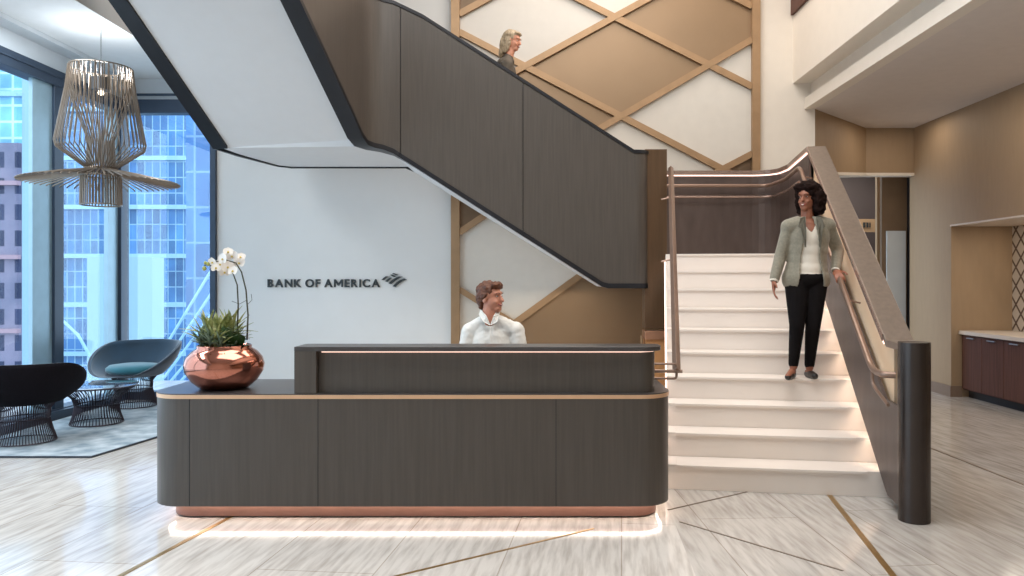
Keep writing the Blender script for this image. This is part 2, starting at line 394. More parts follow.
# panels: polygons clipped between lines; built as cells of a half-plane clip
def clip(poly, l, above):
    out = []
    for i in range(len(poly)):
        a, b = poly[i], poly[(i + 1) % len(poly)]
        fa = (a[1] - yv(l, a[0])) * (-1 if above else 1); fb = (b[1] - yv(l, b[0])) * (-1 if above else 1)
        if fa >= 0: out.append(a)
        if fa * fb < 0:
            t = fa / (fa - fb); out.append((a[0] + (b[0] - a[0]) * t, a[1] + (b[1] - a[1]) * t))
    return out
TOPY, MIDY, BOTY = -130, 182, 398
bands = ['goldpanel_dk', 'whitepanel', 'goldpanel', 'whitepanel', 'goldpanel_dk', 'goldpanel_dk']
US = U[:4]
for i in range(5):
    for j in range(4):
        poly = [(X0, TOPY), (X1, TOPY), (X1, MIDY), (X0, MIDY)]
        if i > 0: poly = clip(poly, US[i - 1], False)
        if i < 4 and poly: poly = clip(poly, US[i], True)
        if j > 0 and poly: poly = clip(poly, D[j - 1], False)
        if j < 3 and poly: poly = clip(poly, D[j], True)
        if len(poly) > 2:
            ar = abs(sum(poly[k][0] * poly[(k + 1) % len(poly)][1] - poly[(k + 1) % len(poly)][0] * poly[k][1] for k in range(len(poly)))) / 2
            if ar > 30:
                pl = [(wx(a), wz(b)) for a, b in poly]
                MB().prism([(a, WY + .03, b) for a, b in pl], [(a, WY, b) for a, b in pl]).build('panel', bands[i], fw)
# lower part of the screen, under the stair
UL = [(-.68, 545.3), (-.725, 696.)]; DL = [(.62, 4.5)]
lowm = [['goldpanel_dk'], ['whitepanel', 'whitepanel'], ['goldpanel', 'goldpanel']]
for i in range(3):
    for j in range(2):
        poly = [(X0, MIDY), (X1, MIDY), (X1, BOTY), (X0, BOTY)]
        if i > 0: poly = clip(poly, UL[i - 1], False)
        if i < 2 and poly: poly = clip(poly, UL[i], True)
        if i == 1 and poly: poly = clip(poly, DL[0], j == 0)
        elif j == 1: continue
        if len(poly) > 2:
            pl = [(wx(a), wz(b)) for a, b in poly]
            MB().prism([(a, WY + .03, b) for a, b in pl], [(a, WY, b) for a, b in pl]).build('panel', ['goldpanel_dk', 'whitepanel', 'goldpanel'][i], fw)
def seg(l, ytop, ybot, x0=X0, x1=X1):
    xs = [x for x in (x0, x1)]
    t = sorted([(ytop - l[1]) / l[0], (ybot - l[1]) / l[0]])
    a = max(x0, t[0]); b = min(x1, t[1]); return ((a, yv(l, a)), (b, yv(l, b)))
for l in US + D[:]:
    m_ = MB(); a, b = seg(l, TOPY, MIDY); bar(m_, a, b, .078, WY - (.05 if l[0] < 0 else .045), WY); m_.build('diagonal_frame', 'goldframe', fw)
for l in UL:
    m_ = MB(); a, b = seg(l, MIDY, BOTY); bar(m_, a, b, .078, WY - .05, WY); m_.build('diagonal_frame', 'goldframe', fw)
m_ = MB(); bar(m_, (X0, yv(DL[0], X0)), (513, yv(DL[0], 513)), .07, WY - .05, WY); m_.build('diagonal_frame', 'goldframe', fw)
MB().box(wx(451.5), wx(460), WY - .07, WY + .03, 0, ZT).build('post', 'goldframe', fw)
MB().box(wx(751), wx(759), WY - .07, WY + .03, 0, ZT).build('post', 'goldframe', fw)

# cream wall, right fascia and low ceiling
xc = (815 - PX) * WY / F
struct('wall_cream', MB().box(xb, xc, WY, WY + .2, 0, ZT), 'cream')
struct('trim_fascia', MB().box(3.156, 3.30, -3, WY, 3.94, ZT), 'cream')
struct('trim_8', MB().box(3.12, 3.156, 8.9, WY - .02, 4.78, ZT), 'cab')
struct('trim_step', MB().box(3.38, 3.42, -3, WY, 3.758, 3.95).box(3.2, 3.42, -3, WY, 3.942, 3.97), 'cream')
MBc = MB().box(3.30, 3.43, -3, WY, ZC, 3.758); struct('trim_lower', MBc, 'cream')
struct('ceiling_right', MB().plan([(3.43, -3), (7, -3), (7, 13), (3.43, 13)], ZC, ZC + .12), 'beige_low')
yb = 10.88; xk = (866 - PX) * yb / F
zh = H + 108 * yb / F
xm = xc + .41 * (xk - xc); ym = WY + .41 * (yb - WY)
struct('wall_angled', MB().plan([(xc, WY), (xm, ym), (xm, ym + .2), (xc, WY + .2)], 0, ZC), 'beige')
struct('wall_angled_head', MB().prism([(xm, ym, zh - .09), (xk, yb, zh), (xk, yb + .12, zh), (xm, ym + .2, zh - .09)], [(xm, ym, ZC), (xk, yb, ZC), (xk, yb + .12, ZC), (xm, ym + .2, ZC)]), 'beige')
struct('wall_header', MB().box(xk, XR, yb, yb + .12, zh, ZC), 'beige')
struct('trim_head', MB().prism([(xm, ym - .02, zh - .13), (xk, yb - .02, zh - .04), (xk, yb + .14, zh - .04), (xm, ym + .25, zh - .13)], [(xm, ym - .02, zh - .09), (xk, yb - .02, zh), (xk, yb + .14, zh), (xm, ym + .25, zh - .09)]).box(xk, XR, yb - .02, yb + .14, zh - .04, zh), 'cream')
# the angled wall stops at the opening head on its right half
# corridor beyond
struct('wall_corridor', MB().box(3.6, 6.5, 13.0, 13.1, 0, ZC), 'corr')
struct('wall_corridor_side', MB().box(6.3, 6.4, 10.9, 13, 0, ZC), 'corr2')
sb = thing('corridor_sign_board', P(868, 232, 12.6), 'beige board with a small dark sign in the corridor beyond the stair', 'sign')
a = P(852, 219, 12.6); b = P(878, 232, 12.6)
MB().box(a.x, b.x, 12.6, 12.64, b.z, a.z).build('board', 'signboard', sb)
for px0, px1 in ((863, 865.2), (866.3, 868.2), (869.2, 870.2)):
    a = P(px0, 222.5, 12.6); b = P(px1, 227.5, 12.6)
    MB().box(a.x, b.x, 12.585, 12.6, b.z, a.z).build('sign_mark', 'letter', sb)
MB().box((877 - PX) * 11.4 / F, (881 - PX) * 11.4 / F, 11.4, 11.46, 0, 3.3).build('door_frame', 'signboard')
dr = bpy.data.objects['door_frame']; dr.name = 'trim_7'; tag(dr, kind='structure')
d1 = thing('door_1', (5.0, 11.2, 0), None, None); tag(d1, kind='structure')
a = P(886, 231, 11.2); b = P(909, 400, 11.2)
MB().box(a.x - .06, b.x, 11.2, 11.26, 0, 3.1).build('door_leaf', 'corr2', d1)
MB().box(a.x, b.x - .06, 11.17, 11.2, .3, a.z).build('frosted_pane', 'header', d1)
MB().box(b.x - .03, b.x + .03, 11.1, 11.2, 0, 3.1).build('door_edge', 'black', d1)
# right wall with alcove
ya = 9.89; zt = 2.19; yn = 5.5
struct('wall_right', MB().box(XR, 6.3, ya, yb + .12, 0, ZC), 'beige')
struct('wall_right_upper', MB().box(XR, 6.3, -3, ya, zt, ZC), 'beige')
struct('wall_right_near', MB().box(XR, 6.3, -3, yn, 0, zt), 'beige')
struct('wall_alcove', MB().box(6.02, 6.3, yn, ya, 0, zt), 'tile')
struct('trim_alcove', MB().box(XR - .015, 6.02, yn, ya, zt - .02, zt), 'cabtop')
struct('baseboard_right', MB().box(XR - .02, XR, ya, yb, 0, .14), 'base')
struct('baseboard_alcove', MB().box(XR - .02, XR + .13, ya - .02, ya, 0, .14), 'base')
cb = thing('credenza_cabinet', (5.7, 8, 0), 'dark burgundy wood cabinet run with pale stone top in the right wall alcove', 'cabinet')
MB().box(5.38, 6.01, yn + .01, ya - .02, .1, .8).build('body', 'cab', cb)
MB().box(5.45, 6.0, yn + .01, ya - .03, 0, .1).build('toe_kick', 'toe', cb)
MB().box(5.33, 6.015, yn + .01, ya - .01, .8, .845).build('top', 'cabtop', cb)
y = ya - .03
while y > yn + .5:
    d_ = MB().box(5.36, 5.38, y - .44, y - .004, .115, .79).build('door', 'cab', cb, bevel=.002)
    MB().box(5.335, 5.36, y - .30, y - .14, .755, .765).build('handle', 'steel', d_)
    y -= .445

# ------------------------------------------------------------------ wall lettering
sg = thing('bank_lettering', P(335, 288, WY - .02), 'charcoal BANK OF AMERICA lettering and striped flag emblem on the white wall', 'sign')
def text_mesh(ch):
    cu = bpy.data.curves.new('t', 'FONT'); cu.body = ch; cu.extrude = .08; cu.offset = .012 if ch == 'M' else .024; cu.size = 1
    o = bpy.data.objects.new('t', cu); C.objects.link(o); bpy.context.view_layer.update()
    me = bpy.data.meshes.new_from_object(o.evaluated_get(bpy.context.evaluated_depsgraph_get()))
    C.objects.unlink(o); bpy.data.objects.remove(o); return me
word = 'BANK OF AMERICA'
mes = []; xcur = 0
def letter_m():
    k = .13; q = [(0, 0), (k, 0), (k, .42), (.36, .12), (.44, .12), (.67, .42), (.67, 0), (.80, 0), (.80, .70), (.66, .70), (.40, .34), (.14, .70), (0, .70)]
    me = bpy.data.meshes.new('letter'); n = len(q)
    me.from_pydata([(a, b, -.08) for a, b in q] + [(a, b, .08) for a, b in q], [], [list(range(n))[::-1], list(range(n, 2 * n))] + [[i, (i + 1) % n, n + (i + 1) % n, n + i] for i in range(n)])
    return me
for ch in word:
    if ch == ' ': xcur += .22; continue
    me = letter_m() if ch == 'M' else text_mesh(ch); xs = [q.co.x for q in me.vertices]
    mes.append((me, xcur - min(xs))); xcur += max(xs) - min(xs) + .15
tot = xcur - .15
x0 = wx(268); sx = (wx(380) - x0) / tot; capz = .70
hz = (wz(279.3) - wz(287)) / capz
for me, off in mes:
    for q in me.vertices: q.co = Vector((x0 + (q.co.x + off) * sx, WY - .012 - q.co.z * .15, wz(287) + q.co.y * hz)) - sg.location
    me.materials.append(M['letter'])
    o = bpy.data.objects.new('letter', me); C.objects.link(o); o.parent = sg
def lg(pts):
    gx = sum(a for a, b in pts) / len(pts); gy = sum(b for a, b in pts) / len(pts)
    q = [(370 + (gx + (a - gx) * .97) / 19.2, 265 + (gy + (b - gy) * .95) / 19.2 + .3) for a, b in pts]
    q = [(wx(a), wz(b)) for a, b in q]
    MB().prism([(a, WY - .025, b) for a, b in q], [(a, WY, b) for a, b in q]).build('flag_stripe', 'letter', sg)
lg([(225, 280), (270, 235), (310, 210), (360, 212), (315, 240), (270, 285)])
lg([(295, 310), (340, 265), (385, 235), (425, 240), (385, 275), (335, 322)])
lg([(355, 350), (420, 290), (500, 235), (560, 210), (635, 215), (570, 245), (480, 300), (405, 365)])
lg([(435, 408), (500, 335), (580, 280), (660, 248), (715, 272), (640, 300), (560, 350), (490, 420)])
lg([(425, 158), (455, 148), (545, 182), (520, 192)])
lg([(390, 185), (420, 176), (505, 208), (470, 228)])

# ------------------------------------------------------------------ staircase
st = thing('staircase', (L0.x + .7, 5.3, 0), 'three flight staircase with white stone steps, dark panelled balustrades and bronze caps', 'staircase')
for k in range(1, 11):
    s0 = (k - 1) * TREAD; s1 = k * TREAD if k < 10 else k * TREAD
    m_ = MB()
    def sb_(sa, sb2, z0, z1, w0=0, w1=WR): m_.prism([S(sa, w0, z0), S(sb2, w0, z0), S(sb2, w1, z0), S(sa, w1, z0)], [S(sa, w0, z1), S(sb2, w0, z1), S(sb2, w1, z1), S(sa, w1, z1)])
    sb_(s0 + .018, s1 + .018, max(0, (k - 1) * RISE - .05), k * RISE - .018, 0, WR + .12)
    sb_(s0, s1 + .012, k * RISE - .018, k * RISE, .06, WR - .07)
    sb_(s0 + .018, s1 + .012, k * RISE - .0181, k * RISE - .0005, 0, .06); sb_(s0 + .018, s1 + .012, k * RISE - .0181, k * RISE - .0005, WR - .07, WR + .12)
    m_.build('step', 'step', st, bevel=.002)
# landing 1
lf = S(2.475 + TREAD, 0); rf = S(2.475 + TREAD, WR + .16)
MB().plan([(1.0, 8.1), lf, rf, (3.1, WY - .03), (.95, WY - .03)], 1.42, 1.75).build('landing', 'step', st)
# right balustrade path
def znose(s): return .075 if s <= -.15 else (min(1.75, .175 + .636 * s) if s < 2.475 else 1.75)
def zcap(s): return 1.09 if s <= -.21 else min(2.82, 1.09 + .636 * (s + .21))
ss = [-.50, -.21, -.15] + [(.05 + i * .25) for i in range(10)] + [2.475, 2.51, 3.0, 3.72]
def rpath(w, zlo, zhi, smin=-1, smax=9):
    pts = []
    for s in ss:
        if s < smin or s > smax: continue
        q = S(s, w); pts.append((q.x, q.y, zlo(s), zhi(s)))
    if smax > 5:      # rounded corner onto the rear of the landing
        q = S(3.72, w); yr = 9.45 + (w - WR); r = .28 + (w - WR); cx = q.x - r; cy = yr - r
        for k in range(1, 7):
            a = k * 15; x = cx + r * math.cos(R(a)) + .0; yy = cy + r * math.sin(R(a)); x += .0
            pts.append((x, yy, zlo(9), zhi(9)))
        pts.append((.95, yr, zlo(9), zhi(9)))
    return pts
# travelling away from camera the inner side is on the left (+)
MB().ribbon(rpath(WR + .012, lambda s: znose(s) + .03 if s > -.2 else .075, lambda s: zcap(s) - .05 if s > 2.49 else min(zcap(s) - .05, znose(s) + .62)), -.012, .008).build('inner_panel', 'inner_bronze', st)
MB().ribbon(rpath(WR + .055, lambda s: znose(s) + .55, lambda s: zcap(s) - .045, -.3, 2.49), -.01, .01).build('recess_lining', 'recess', st)
MB().ribbon(rpath(WR + .145, lambda s: max(0, znose(s) - .5) if s < 9 else 1.42, lambda s: zcap(s) - .045), -.015, .015).build('outer_panel', 'panel', st)
MB().ribbon(rpath(WR + .078, lambda s: zcap(s) - .045, lambda s: zcap(s)), -.088, .085).build('cap', 'cap', st, bevel=.004)
MB().ribbon(rpath(WR - .012, lambda s: zcap(s) - .05, lambda s: zcap(s) - .002, -.2), -.004, .004).build('copper_edge', 'railpink', st)
MB().ribbon(rpath(WR + .0, lambda s: zcap(s) - .068, lambda s: zcap(s) - .054, -.2), -.006, .006).build('light_strip', 'led_cap', st)
MB().ribbon(rpath(WR + .045, lambda s: znose(s) + .05, lambda s: znose(s) + .062, -.1, 2.5), -.008, .008).build('light_strip', 'led', st)
# left LED line along the step ends
MB().ribbon([(*S(s, -.008), znose(s) - .06, znose(s) - .05) for s in (.02, .5, 1., 1.5, 2., 2.45)], -.006, .006).build('light_strip', 'led_soft', st)
# newel
nc = Vector((2.305, 4.78))
MB().lathe([(.093, 0), (.093, 1.10)], (nc.x, nc.y, 0), 40).build('newel', 'newel', st, smooth=True, bevel=.002)
# handrails
def bez(pts, n=6, r=.05):      # fillet corners of a polyline
    pts = [Vector(p) for p in pts]; out = [pts[0]]
    for a, b, c in zip(pts, pts[1:], pts[2:]):
        k = min(r, (b - a).length * .45, (c - b).length * .45)
        p = b + (a - b).normalized() * k; q = b + (c - b).normalized() * k
        for i in range(n + 1):
            t = i / n; out.append(p * (1 - t) ** 2 + b * 2 * t * (1 - t) + q * t * t)
    out.append(pts[-1]); return out
wr = WR - .075
def hz_(s): return .885 + .636 * (s + .15)
rr = [S(-.42, wr + .07, .885), S(-.40, wr, .885), S(-.15, wr, .885), S(2.5, wr, hz_(2.5) + .02)]
rr += [S(2.62, wr, 2.62), S(3.5, wr, 2.62), (2.75, 9.33, 2.62), (1.4, 9.33, 2.62)]
MB().tube(bez(rr, r=.12), .021, 10).build('handrail', 'rail', st, smooth=True)
MB().tube(bez([S(2.7, wr + .02, 2.49), S(3.5, wr + .02, 2.49), (2.8, 9.36, 2.49), (1.4, 9.36, 2.49)], r=.15), .015, 10).build('handrail', 'railpink', st, smooth=True)
MB().tube(bez([S(-.14, wr, .885), S(-.145, wr, .80), S(-.22, wr + .01, .76), S(-.44, wr + .02, .70)], r=.04), .011, 8).build('rail_return', 'rail', st, smooth=True)
for s in (.55, 1.5, 2.4): MB().tube([S(s, wr, hz_(s)), S(s, WR + .02, hz_(s) - .02)], .007, 6).build('bracket', 'rail', st)
wl = .055
MB().tube(bez([S(-.2, wl, .86), S(2.70, wl, 2.66)], r=.1), [.03, .03], 4).build('handrail', 'rail', st, bevel=.004)
p = S(-.2, wl)
for dz, rr_ in ((.05, .008), (.0, .012), (-.05, .009)):
    z = .86 + dz
    pts = [(p.x, p.y, .86), (p.x, p.y, z), (p.x - .25, p.y + .03, z)] if dz else [(p.x + .04, p.y, z), (p.x - .25, p.y + .03, z)]
    MB().tube(bez(pts, r=.025), rr_, 8).build('rail_return', 'rail', st, smooth=True)
for s, z in ((1.1, 1.66), (2.1, 2.29), (2.65, 2.60)):
    MB().tube([S(s, wl, z), S(s, wl - .1, z - .02)], .008, 6).build('bracket', 'rail', st)
# pier beside the stair
px0, px1 = 1.085, 1.315
MB().box(px0, px1, 8.03, 8.25, .98, 2.84).build('pier', 'pier', st, bevel=.004)
MB().box(px0 - .0, px1 + .0, 8.015, 8.26, .87, .96).build('pier_trim', 'copper', st, bevel=.004)
MB().box(px0 + .01, px1 - .01, 8.04, 8.24, 0, .87).build('pier_base', 'warmlit_wood', st)
MB().ribbon([(px0 - .02, 8.1, 0, .9), (px0 - .02, 8.2, 0, .9)], -.003, .003).build('pier_edge', 'goldframe', st)

# flight 2 balustrade (front), corner, flight 3 right balustrade
def zt2(x): return 2.82 + (.64 * (.963 - x) if x < .963 else 0)
def zb2(x): return 1.40 + (.637 * (.666 - x) if x < .666 else 0)
path = []
for k in range(0, 7):
    a = R(0 + k * 15); path.append((.99 + .137 * math.cos(a), 8.10 - .15 * math.sin(a), 1.40, 2.82))
path = [(1.127, 8.3, 1.40, 2.82)] + path
for x in (.963, .90, .70, .64, .3, 0, -.4, -.8, -1.2): path.append((x, 7.95, zb2(x), zt2(x)))
path += [(-1.40, 7.95, zb2(-1.40), 4.30), (-1.50, 7.945, 2.78, 4.345)]
cr = [(-1.60, 7.92), (-1.68, 7.87), (-1.735, 7.79), (-1.765, 7.69)]
for i, (x, y) in enumerate(cr): path.append((x, y, [2.815, 2.825, 2.84, 2.90][i], 4.36 + .02 * i))
for q in (.45, .8, 1.2, 1.6, 2.2, 3.4):
    path.append((-1.735 - .153 * q, 7.95 - .988 * q, 2.84 + .636 * (q - .12), 4.42 + .636 * q))
# travel: leftwards; camera side is left hand (+)? direction -X, left normal = (0,-1) => towards camera
def sub(pth, a, b, lo=.05, hi=.03):
    return [(x, y, z0 + lo, z1 - hi) for x, y, z0, z1 in pth[a:b]]
n0 = len(path)
cut = [i for i, p_ in enumerate(path)]
def interp_cut(pth, xcut):   # split a path at x
    A = []; 
    for i in range(len(pth) - 1):
        A.append(pth[i])
        if pth[i][0] > xcut >= pth[i + 1][0] and abs(pth[i][1] - pth[i + 1][1]) < .02:
            t = (pth[i][0] - xcut) / (pth[i][0] - pth[i + 1][0]); c_ = tuple(pth[i][k] * (1 - t) + pth[i + 1][k] * t for k in range(4))
            A.append(c_); return A, [c_] + list(pth[i + 1:])
    return pth, []
rest = path
segs = []
for xcut in ((523 - PX) * 7.95 / F, (400.5 - PX) * 7.95 / F):
    A, rest = interp_cut(rest, xcut); segs.append(A)
segs.append(rest)
for i, sg_ in enumerate(segs):
    sg2 = [tuple(p_) for p_ in sg_]
    if i > 0: sg2[0] = (sg2[0][0] - .004, *sg2[0][1:])
    if i < len(segs) - 1: sg2[-1] = (sg2[-1][0] + .004, *sg2[-1][1:])
    MB().ribbon([(x, y, z0 + .05, z1 - .03) for x, y, z0, z1 in sg2], -.02, 0).build('balustrade_panel', 'panel', st, smooth=True)
MB().ribbon([(x, y, z0 + .05, z1 - .03) for x, y, z0, z1 in path], -.15, -.025).build('balustrade_core', 'black', st, smooth=True)
MB().ribbon([(x, y, z0, z0 + .05) for x, y, z0, z1 in path], -.16, .008).build('bottom_trim', 'black', st, smooth=True)
MB().ribbon([(x, y, z1 - .035, z1) for x, y, z0, z1 in path], -.165, .012).build('balustrade_cap', 'black', st, smooth=True)
# left balustrade of flight 3 (camera on its right hand side)
lp = [(-3.0, 9.33, 2.83, 3.95), (-3.12, 9.22, 2.83, 3.95), (-3.3, 8.45, 2.83, 3.95), (-3.37, 8.0, 2.835, 3.98)]
for q in (.4, .8, 1.2, 1.6, 2.2, 3.4): lp.append((-3.37 - .153 * q, 8.0 - .988 * q, 2.84 + .636 * q, 4.0 + .636 * q))
MB().ribbon([(x, y, z0 + .05, z1) for x, y, z0, z1 in lp[1:]], 0, .03).build('balustrade_panel', 'panel', st)
MB().ribbon([(x, y, z0, z0 + .05) for x, y, z0, z1 in lp[3:]], 0, .16).build('bottom_trim', 'black', st)
MB().ribbon([(x, y, z0, z0 + .05) for x, y, z0, z1 in lp[:4]], 0, .03).build('bottom_trim', 'black', st)
MB().ribbon([(x, y, z1 - .03, z1) for x, y, z0, z1 in lp[1:]], 0, .16).build('balustrade_cap', 'black', st)
# back edge of landing 2 and flight 2
bp_ = [(-3.0, 9.33, 2.83, 2.9), (-1.62, 9.33, 2.83, 2.9), (-1.5, 9.33, 2.78, 2.87), (.72, 9.33, 1.42, 1.5), (.95, 9.33, 1.42, 1.5)]
MB().ribbon(bp_, -.02, .02).build('bottom_trim', 'black', st)
bb = [(-3.0, 9.33, 2.9, 4.0), (-1.62, 9.33, 2.9, 4.3), (.9, 9.33, 1.5, 2.84)]
# soffits
MB().prism([(-1.52, 8.08, 2.79), (.68, 8.08, 1.412), (.68, 9.33, 1.412), (-1.52, 9.33, 2.79)], [(-1.52, 8.08, 3.0), (.68, 8.08, 1.75), (.68, 9.33, 1.75), (-1.52, 9.33, 3.0)]).build('soffit', 'soffit', st)
MB().plan([(-3.28, 8.0), (-1.85, 7.9), (-1.52, 8.0), (-1.52, 9.33), (-3.0, 9.33), (-3.1, 9.2), (-3.25, 8.4)], 2.845, 3.29).build('landing_slab', 'soffit', st)
q = 3.4
a0, a1 = Vector((-3.23, 8.0, 2.85)), Vector((-1.86, 8.0, 2.85)); dq = Vector((-.153, -.988, .636)) * q; T_ = Vector((0, 0, .3))
MB().prism([a0, a1, a1 + dq, a0 + dq], [a0 + T_, a1 + T_, a1 + dq + T_, a0 + dq + T_]).build('soffit', 'soffit', st)
# upper steps
for j in range(1, 10):
    x1 = .95 - .269 * (j - 1); MB().box(x1 - .28, x1, 8.12, 9.31, 1.75 + .1722 * (j - 1) - .02, 1.75 + .1722 * j).build('step', 'step', st)
for j in range(1, 9):
    q0 = Vector((-3.2, 7.95, 3.3 + .175 * (j - 1))) + Vector((-.153, -.988, 0)) * .275 * (j - 1); q1 = q0 + Vector((1.3, 0, 0)); d_ = Vector((-.153, -.988, 0)) * .28; zz = Vector((0, 0, .175))
    MB().prism([q0, q1, q1 + d_, q0 + d_], [q0 + zz, q1 + zz, q1 + d_ + zz, q0 + d_ + zz]).build('step', 'step', st)

# ------------------------------------------------------------------ reception desk
def rrect(x0, x1, y0, y1, rl, rr_, rb=.03, n=8):
    pts = []
    for cx, cy, r, a0 in ((x1 - rr_, y0 + rr_, rr_, -90), (x1 - rb, y1 - rb, rb, 0), (x0 + rb, y1 - rb, rb, 90), (x0 + rl, y0 + rl, rl, 180)):
        for k in range(n + 1):
            a = R(a0 + 90 * k / n); pts.append((cx + r * math.cos(a), cy + r * math.sin(a)))
    return pts
DY = 4.74; dx0, dx1 = -2.415, .814
dk = thing('reception_desk', (-.78, 5.1, 0), 'long dark wood reception desk with rounded ends, copper edge and glowing base', 'desk')
MB().plan(rrect(dx0, dx1, DY, 5.46, .2, .2), .097, .757).build('body', 'panel', dk, smooth=True)
for px in (189.5, 318, 556): 
    x = (px - PX) * DY / F; MB().box(x - .002, x + .002, DY - .001, DY + .01, .1, .755).build('seam', 'black', dk)
MB().plan(rrect(dx0 - .004, dx1 + .004, DY - .004, 5.46, .204, .204), .755, .779).build('edge_band', 'edge', dk, smooth=True)
MB().plan(rrect(dx0 - .002, dx1 + .002, DY - .002, 5.46, .202, .202), .777, .785).build('countertop', 'counter', dk, smooth=True)
MB().plan(rrect(dx0 + .09, dx1 - .07, DY + .09, 5.4, .16, .16), .012, .097).build('plinth', 'plinth', dk, smooth=True)
for o_ in (MB().ribbon([(x, y, .082, .092) for x, y in (lambda q: q + q[:1])(rrect(dx0 + .06, dx1 - .04, DY + .06, 5.42, .18, .18))], -.006, .006),): o_.build('light_strip', 'led_base', dk)
# raised transaction counter
tx0, tx1 = -1.503, (663 - PX) * 4.76 / F
MB().plan([(tx0, DY + .002), (tx0 + .135, DY + .002), (tx0 + .135, 4.96), (tx0, 4.96)], .785, 1.071).build('end_block', 'panel', dk, bevel=.003)
MB().plan(rrect(tx0 + .135, (656 - PX) * 4.82 / F, DY + .05, 4.95, .005, .10), .785, 1.045).build('transaction_front', 'panel', dk, smooth=True)
MB().plan(rrect(tx0, tx1, DY + .0, 4.98, .004, .12), 1.045, 1.073).build('transaction_top', 'counter', dk, smooth=True, bevel=.003)
MB().ribbon([(tx0 + .16, DY + .035, 1.036, 1.043), ((640 - PX) * 4.8 / F, DY + .035, 1.036, 1.043), ((653 - PX) * 4.82 / F, DY + .09, 1.036, 1.043)], -.006, .006).build('light_strip', 'led_dim', dk)

# ------------------------------------------------------------------ rug, chairs, table
MB().plan([(-5.08, 6.47), (-3.74, 6.47), (-3.25, 9.35), (-5.08, 9.35)], .003, .014).build('area_rug', 'rug', tags=('mottled grey blue area rug under the lounge chairs', 'rug'))
rg = bpy.data.objects['area_rug']
MB().ribbon([(-5.085, 6.465, .003, .016), (-3.738, 6.465, .003, .016), (-3.245, 9.355, .003, .016)], -.008, .008).build('binding', 'rug_edge', rg)

def make_chair(name, label, shell, inner, cush, n=66):
    t = thing(name, (0, 0, 0), label, 'lounge chair')
    m_ = MB()
    for k in range(n):
        a = 2 * math.pi * k / n
        pts = []
        for z, r in ((.012, .25), (.10, .222), (.20, .195), (.30, .20), (.38, .26)):
            pts.append((r * math.cos(a), r * math.sin(a), z))
        m_.tube(pts, .0042, 5)
    for z, r in ((.012, .25), (.22, .195), (.38, .26)):
        m_.tube([(r * math.cos(2 * math.pi * k / 40), r * math.sin(2 * math.pi * k / 40), z) for k in range(41)], .006, 6)
    m_.build('wire_base', 'wire', t, world=False)
    def shell_pt(a, h, off):   # a: angle from the back (0) to +-pi at the front ; h 0..1 up
        fr = abs(a) / math.pi
        tt = min(1, max(0, (fr - .28) / .62)); top = .748 - .335 * tt * tt * (3 - 2 * tt) - .03 * fr
        r1 = .275 + .235 * (1 - .42 * fr)
        r1 += -.0
        z = .37 + (top - .37) * h; r = .275 + (r1 - .275) * math.sin(h * math.pi / 2) ** .9 + off
        return (r * math.sin(a) * 1.02, r * math.cos(a), z)
    N_, K = 56, 8
    for nm, off0, off1, mt in (('shell', .0, .022, shell), ('lining', -.012, -.002, inner)):
        m_ = MB(); rs = []
        for i in range(N_ + 1):
            a = -math.pi * .995 + 2 * math.pi * .995 * i / N_
            loop = [shell_pt(a, k / K, off1) for k in range(K + 1)] + [shell_pt(a, k / K, off0) for k in range(K, -1, -1)]
            rs.append(loop)
        m_.rings(rs); m_.build(nm, mt, t, world=False, smooth='all')
    m_ = MB(); m_.lathe([(.02, .36), (.27, .36), (.30, .375), (.27, .39), (.02, .395)], n=40); m_.build('seat_pan', shell, t, world=False, smooth=True)
    m_ = MB(); m_.lathe([(.02, .395), (.26, .395), (.295, .425), (.295, .455), (.26, .485), (.15, .50), (.02, .505)], n=40); m_.build('seat_cushion', cush, t, world=False, smooth='all')
    return t
ch = make_chair('lounge_chair', 'teal blue velvet lounge chair on dark wire base, beside the window and facing the rug', 'navyshell', 'teal', 'teal_lt')
ch.location = ((134 - PX) * 9.05 / F, 9.05, .014); ch.rotation_euler = (0, 0, R(-6)); ch['group'] = 'wire base lounge chairs'
ch2 = copy_tree(ch); ch2.location = ((25 - PX) * 7.05 / F, 7.05, .014); ch2.rotation_euler = (0, 0, R(196))
ch2['label'] = 'dark aubergine lounge chair seen from behind, at the left edge of the photo'
for c_ in [x for x in C.objects if x.parent == ch2]:
    if c_.name.startswith(('shell', 'seat_pan')): c_.data = c_.data.copy(); c_.data.materials[0] = M['darkshell']
ch.data if False else None
# wire table
t = thing('wire_side_table', ((97 - PX) * 7.97 / F, 7.97, .014), 'low round smoked glass side table on a flared dark wire base between the chairs', 'table')
m_ = MB(); n = 52
for k in range(n):
    a = 2 * math.pi * k / n
    m_.tube([(r * math.cos(a), r * math.sin(a), z) for z, r in ((.01, .245), (.10, .215), (.19, .20), (.27, .225), (.34, .30), (.385, .375))], .0045, 5)
for z, r in ((.01, .245), (.2, .198), (.385, .375)):
    m_.tube([(r * math.cos(2 * math.pi * k / 40), r * math.sin(2 * math.pi * k / 40), z) for k in range(41)], .007, 6)
m_.build('wire_base', 'wire', t, world=False)
MB().lathe([(.36, .386), (.385, .39), (.385, .398), (.36, .402)], n=48).build('glass_top', 'tglass', t, world=False, smooth=True)

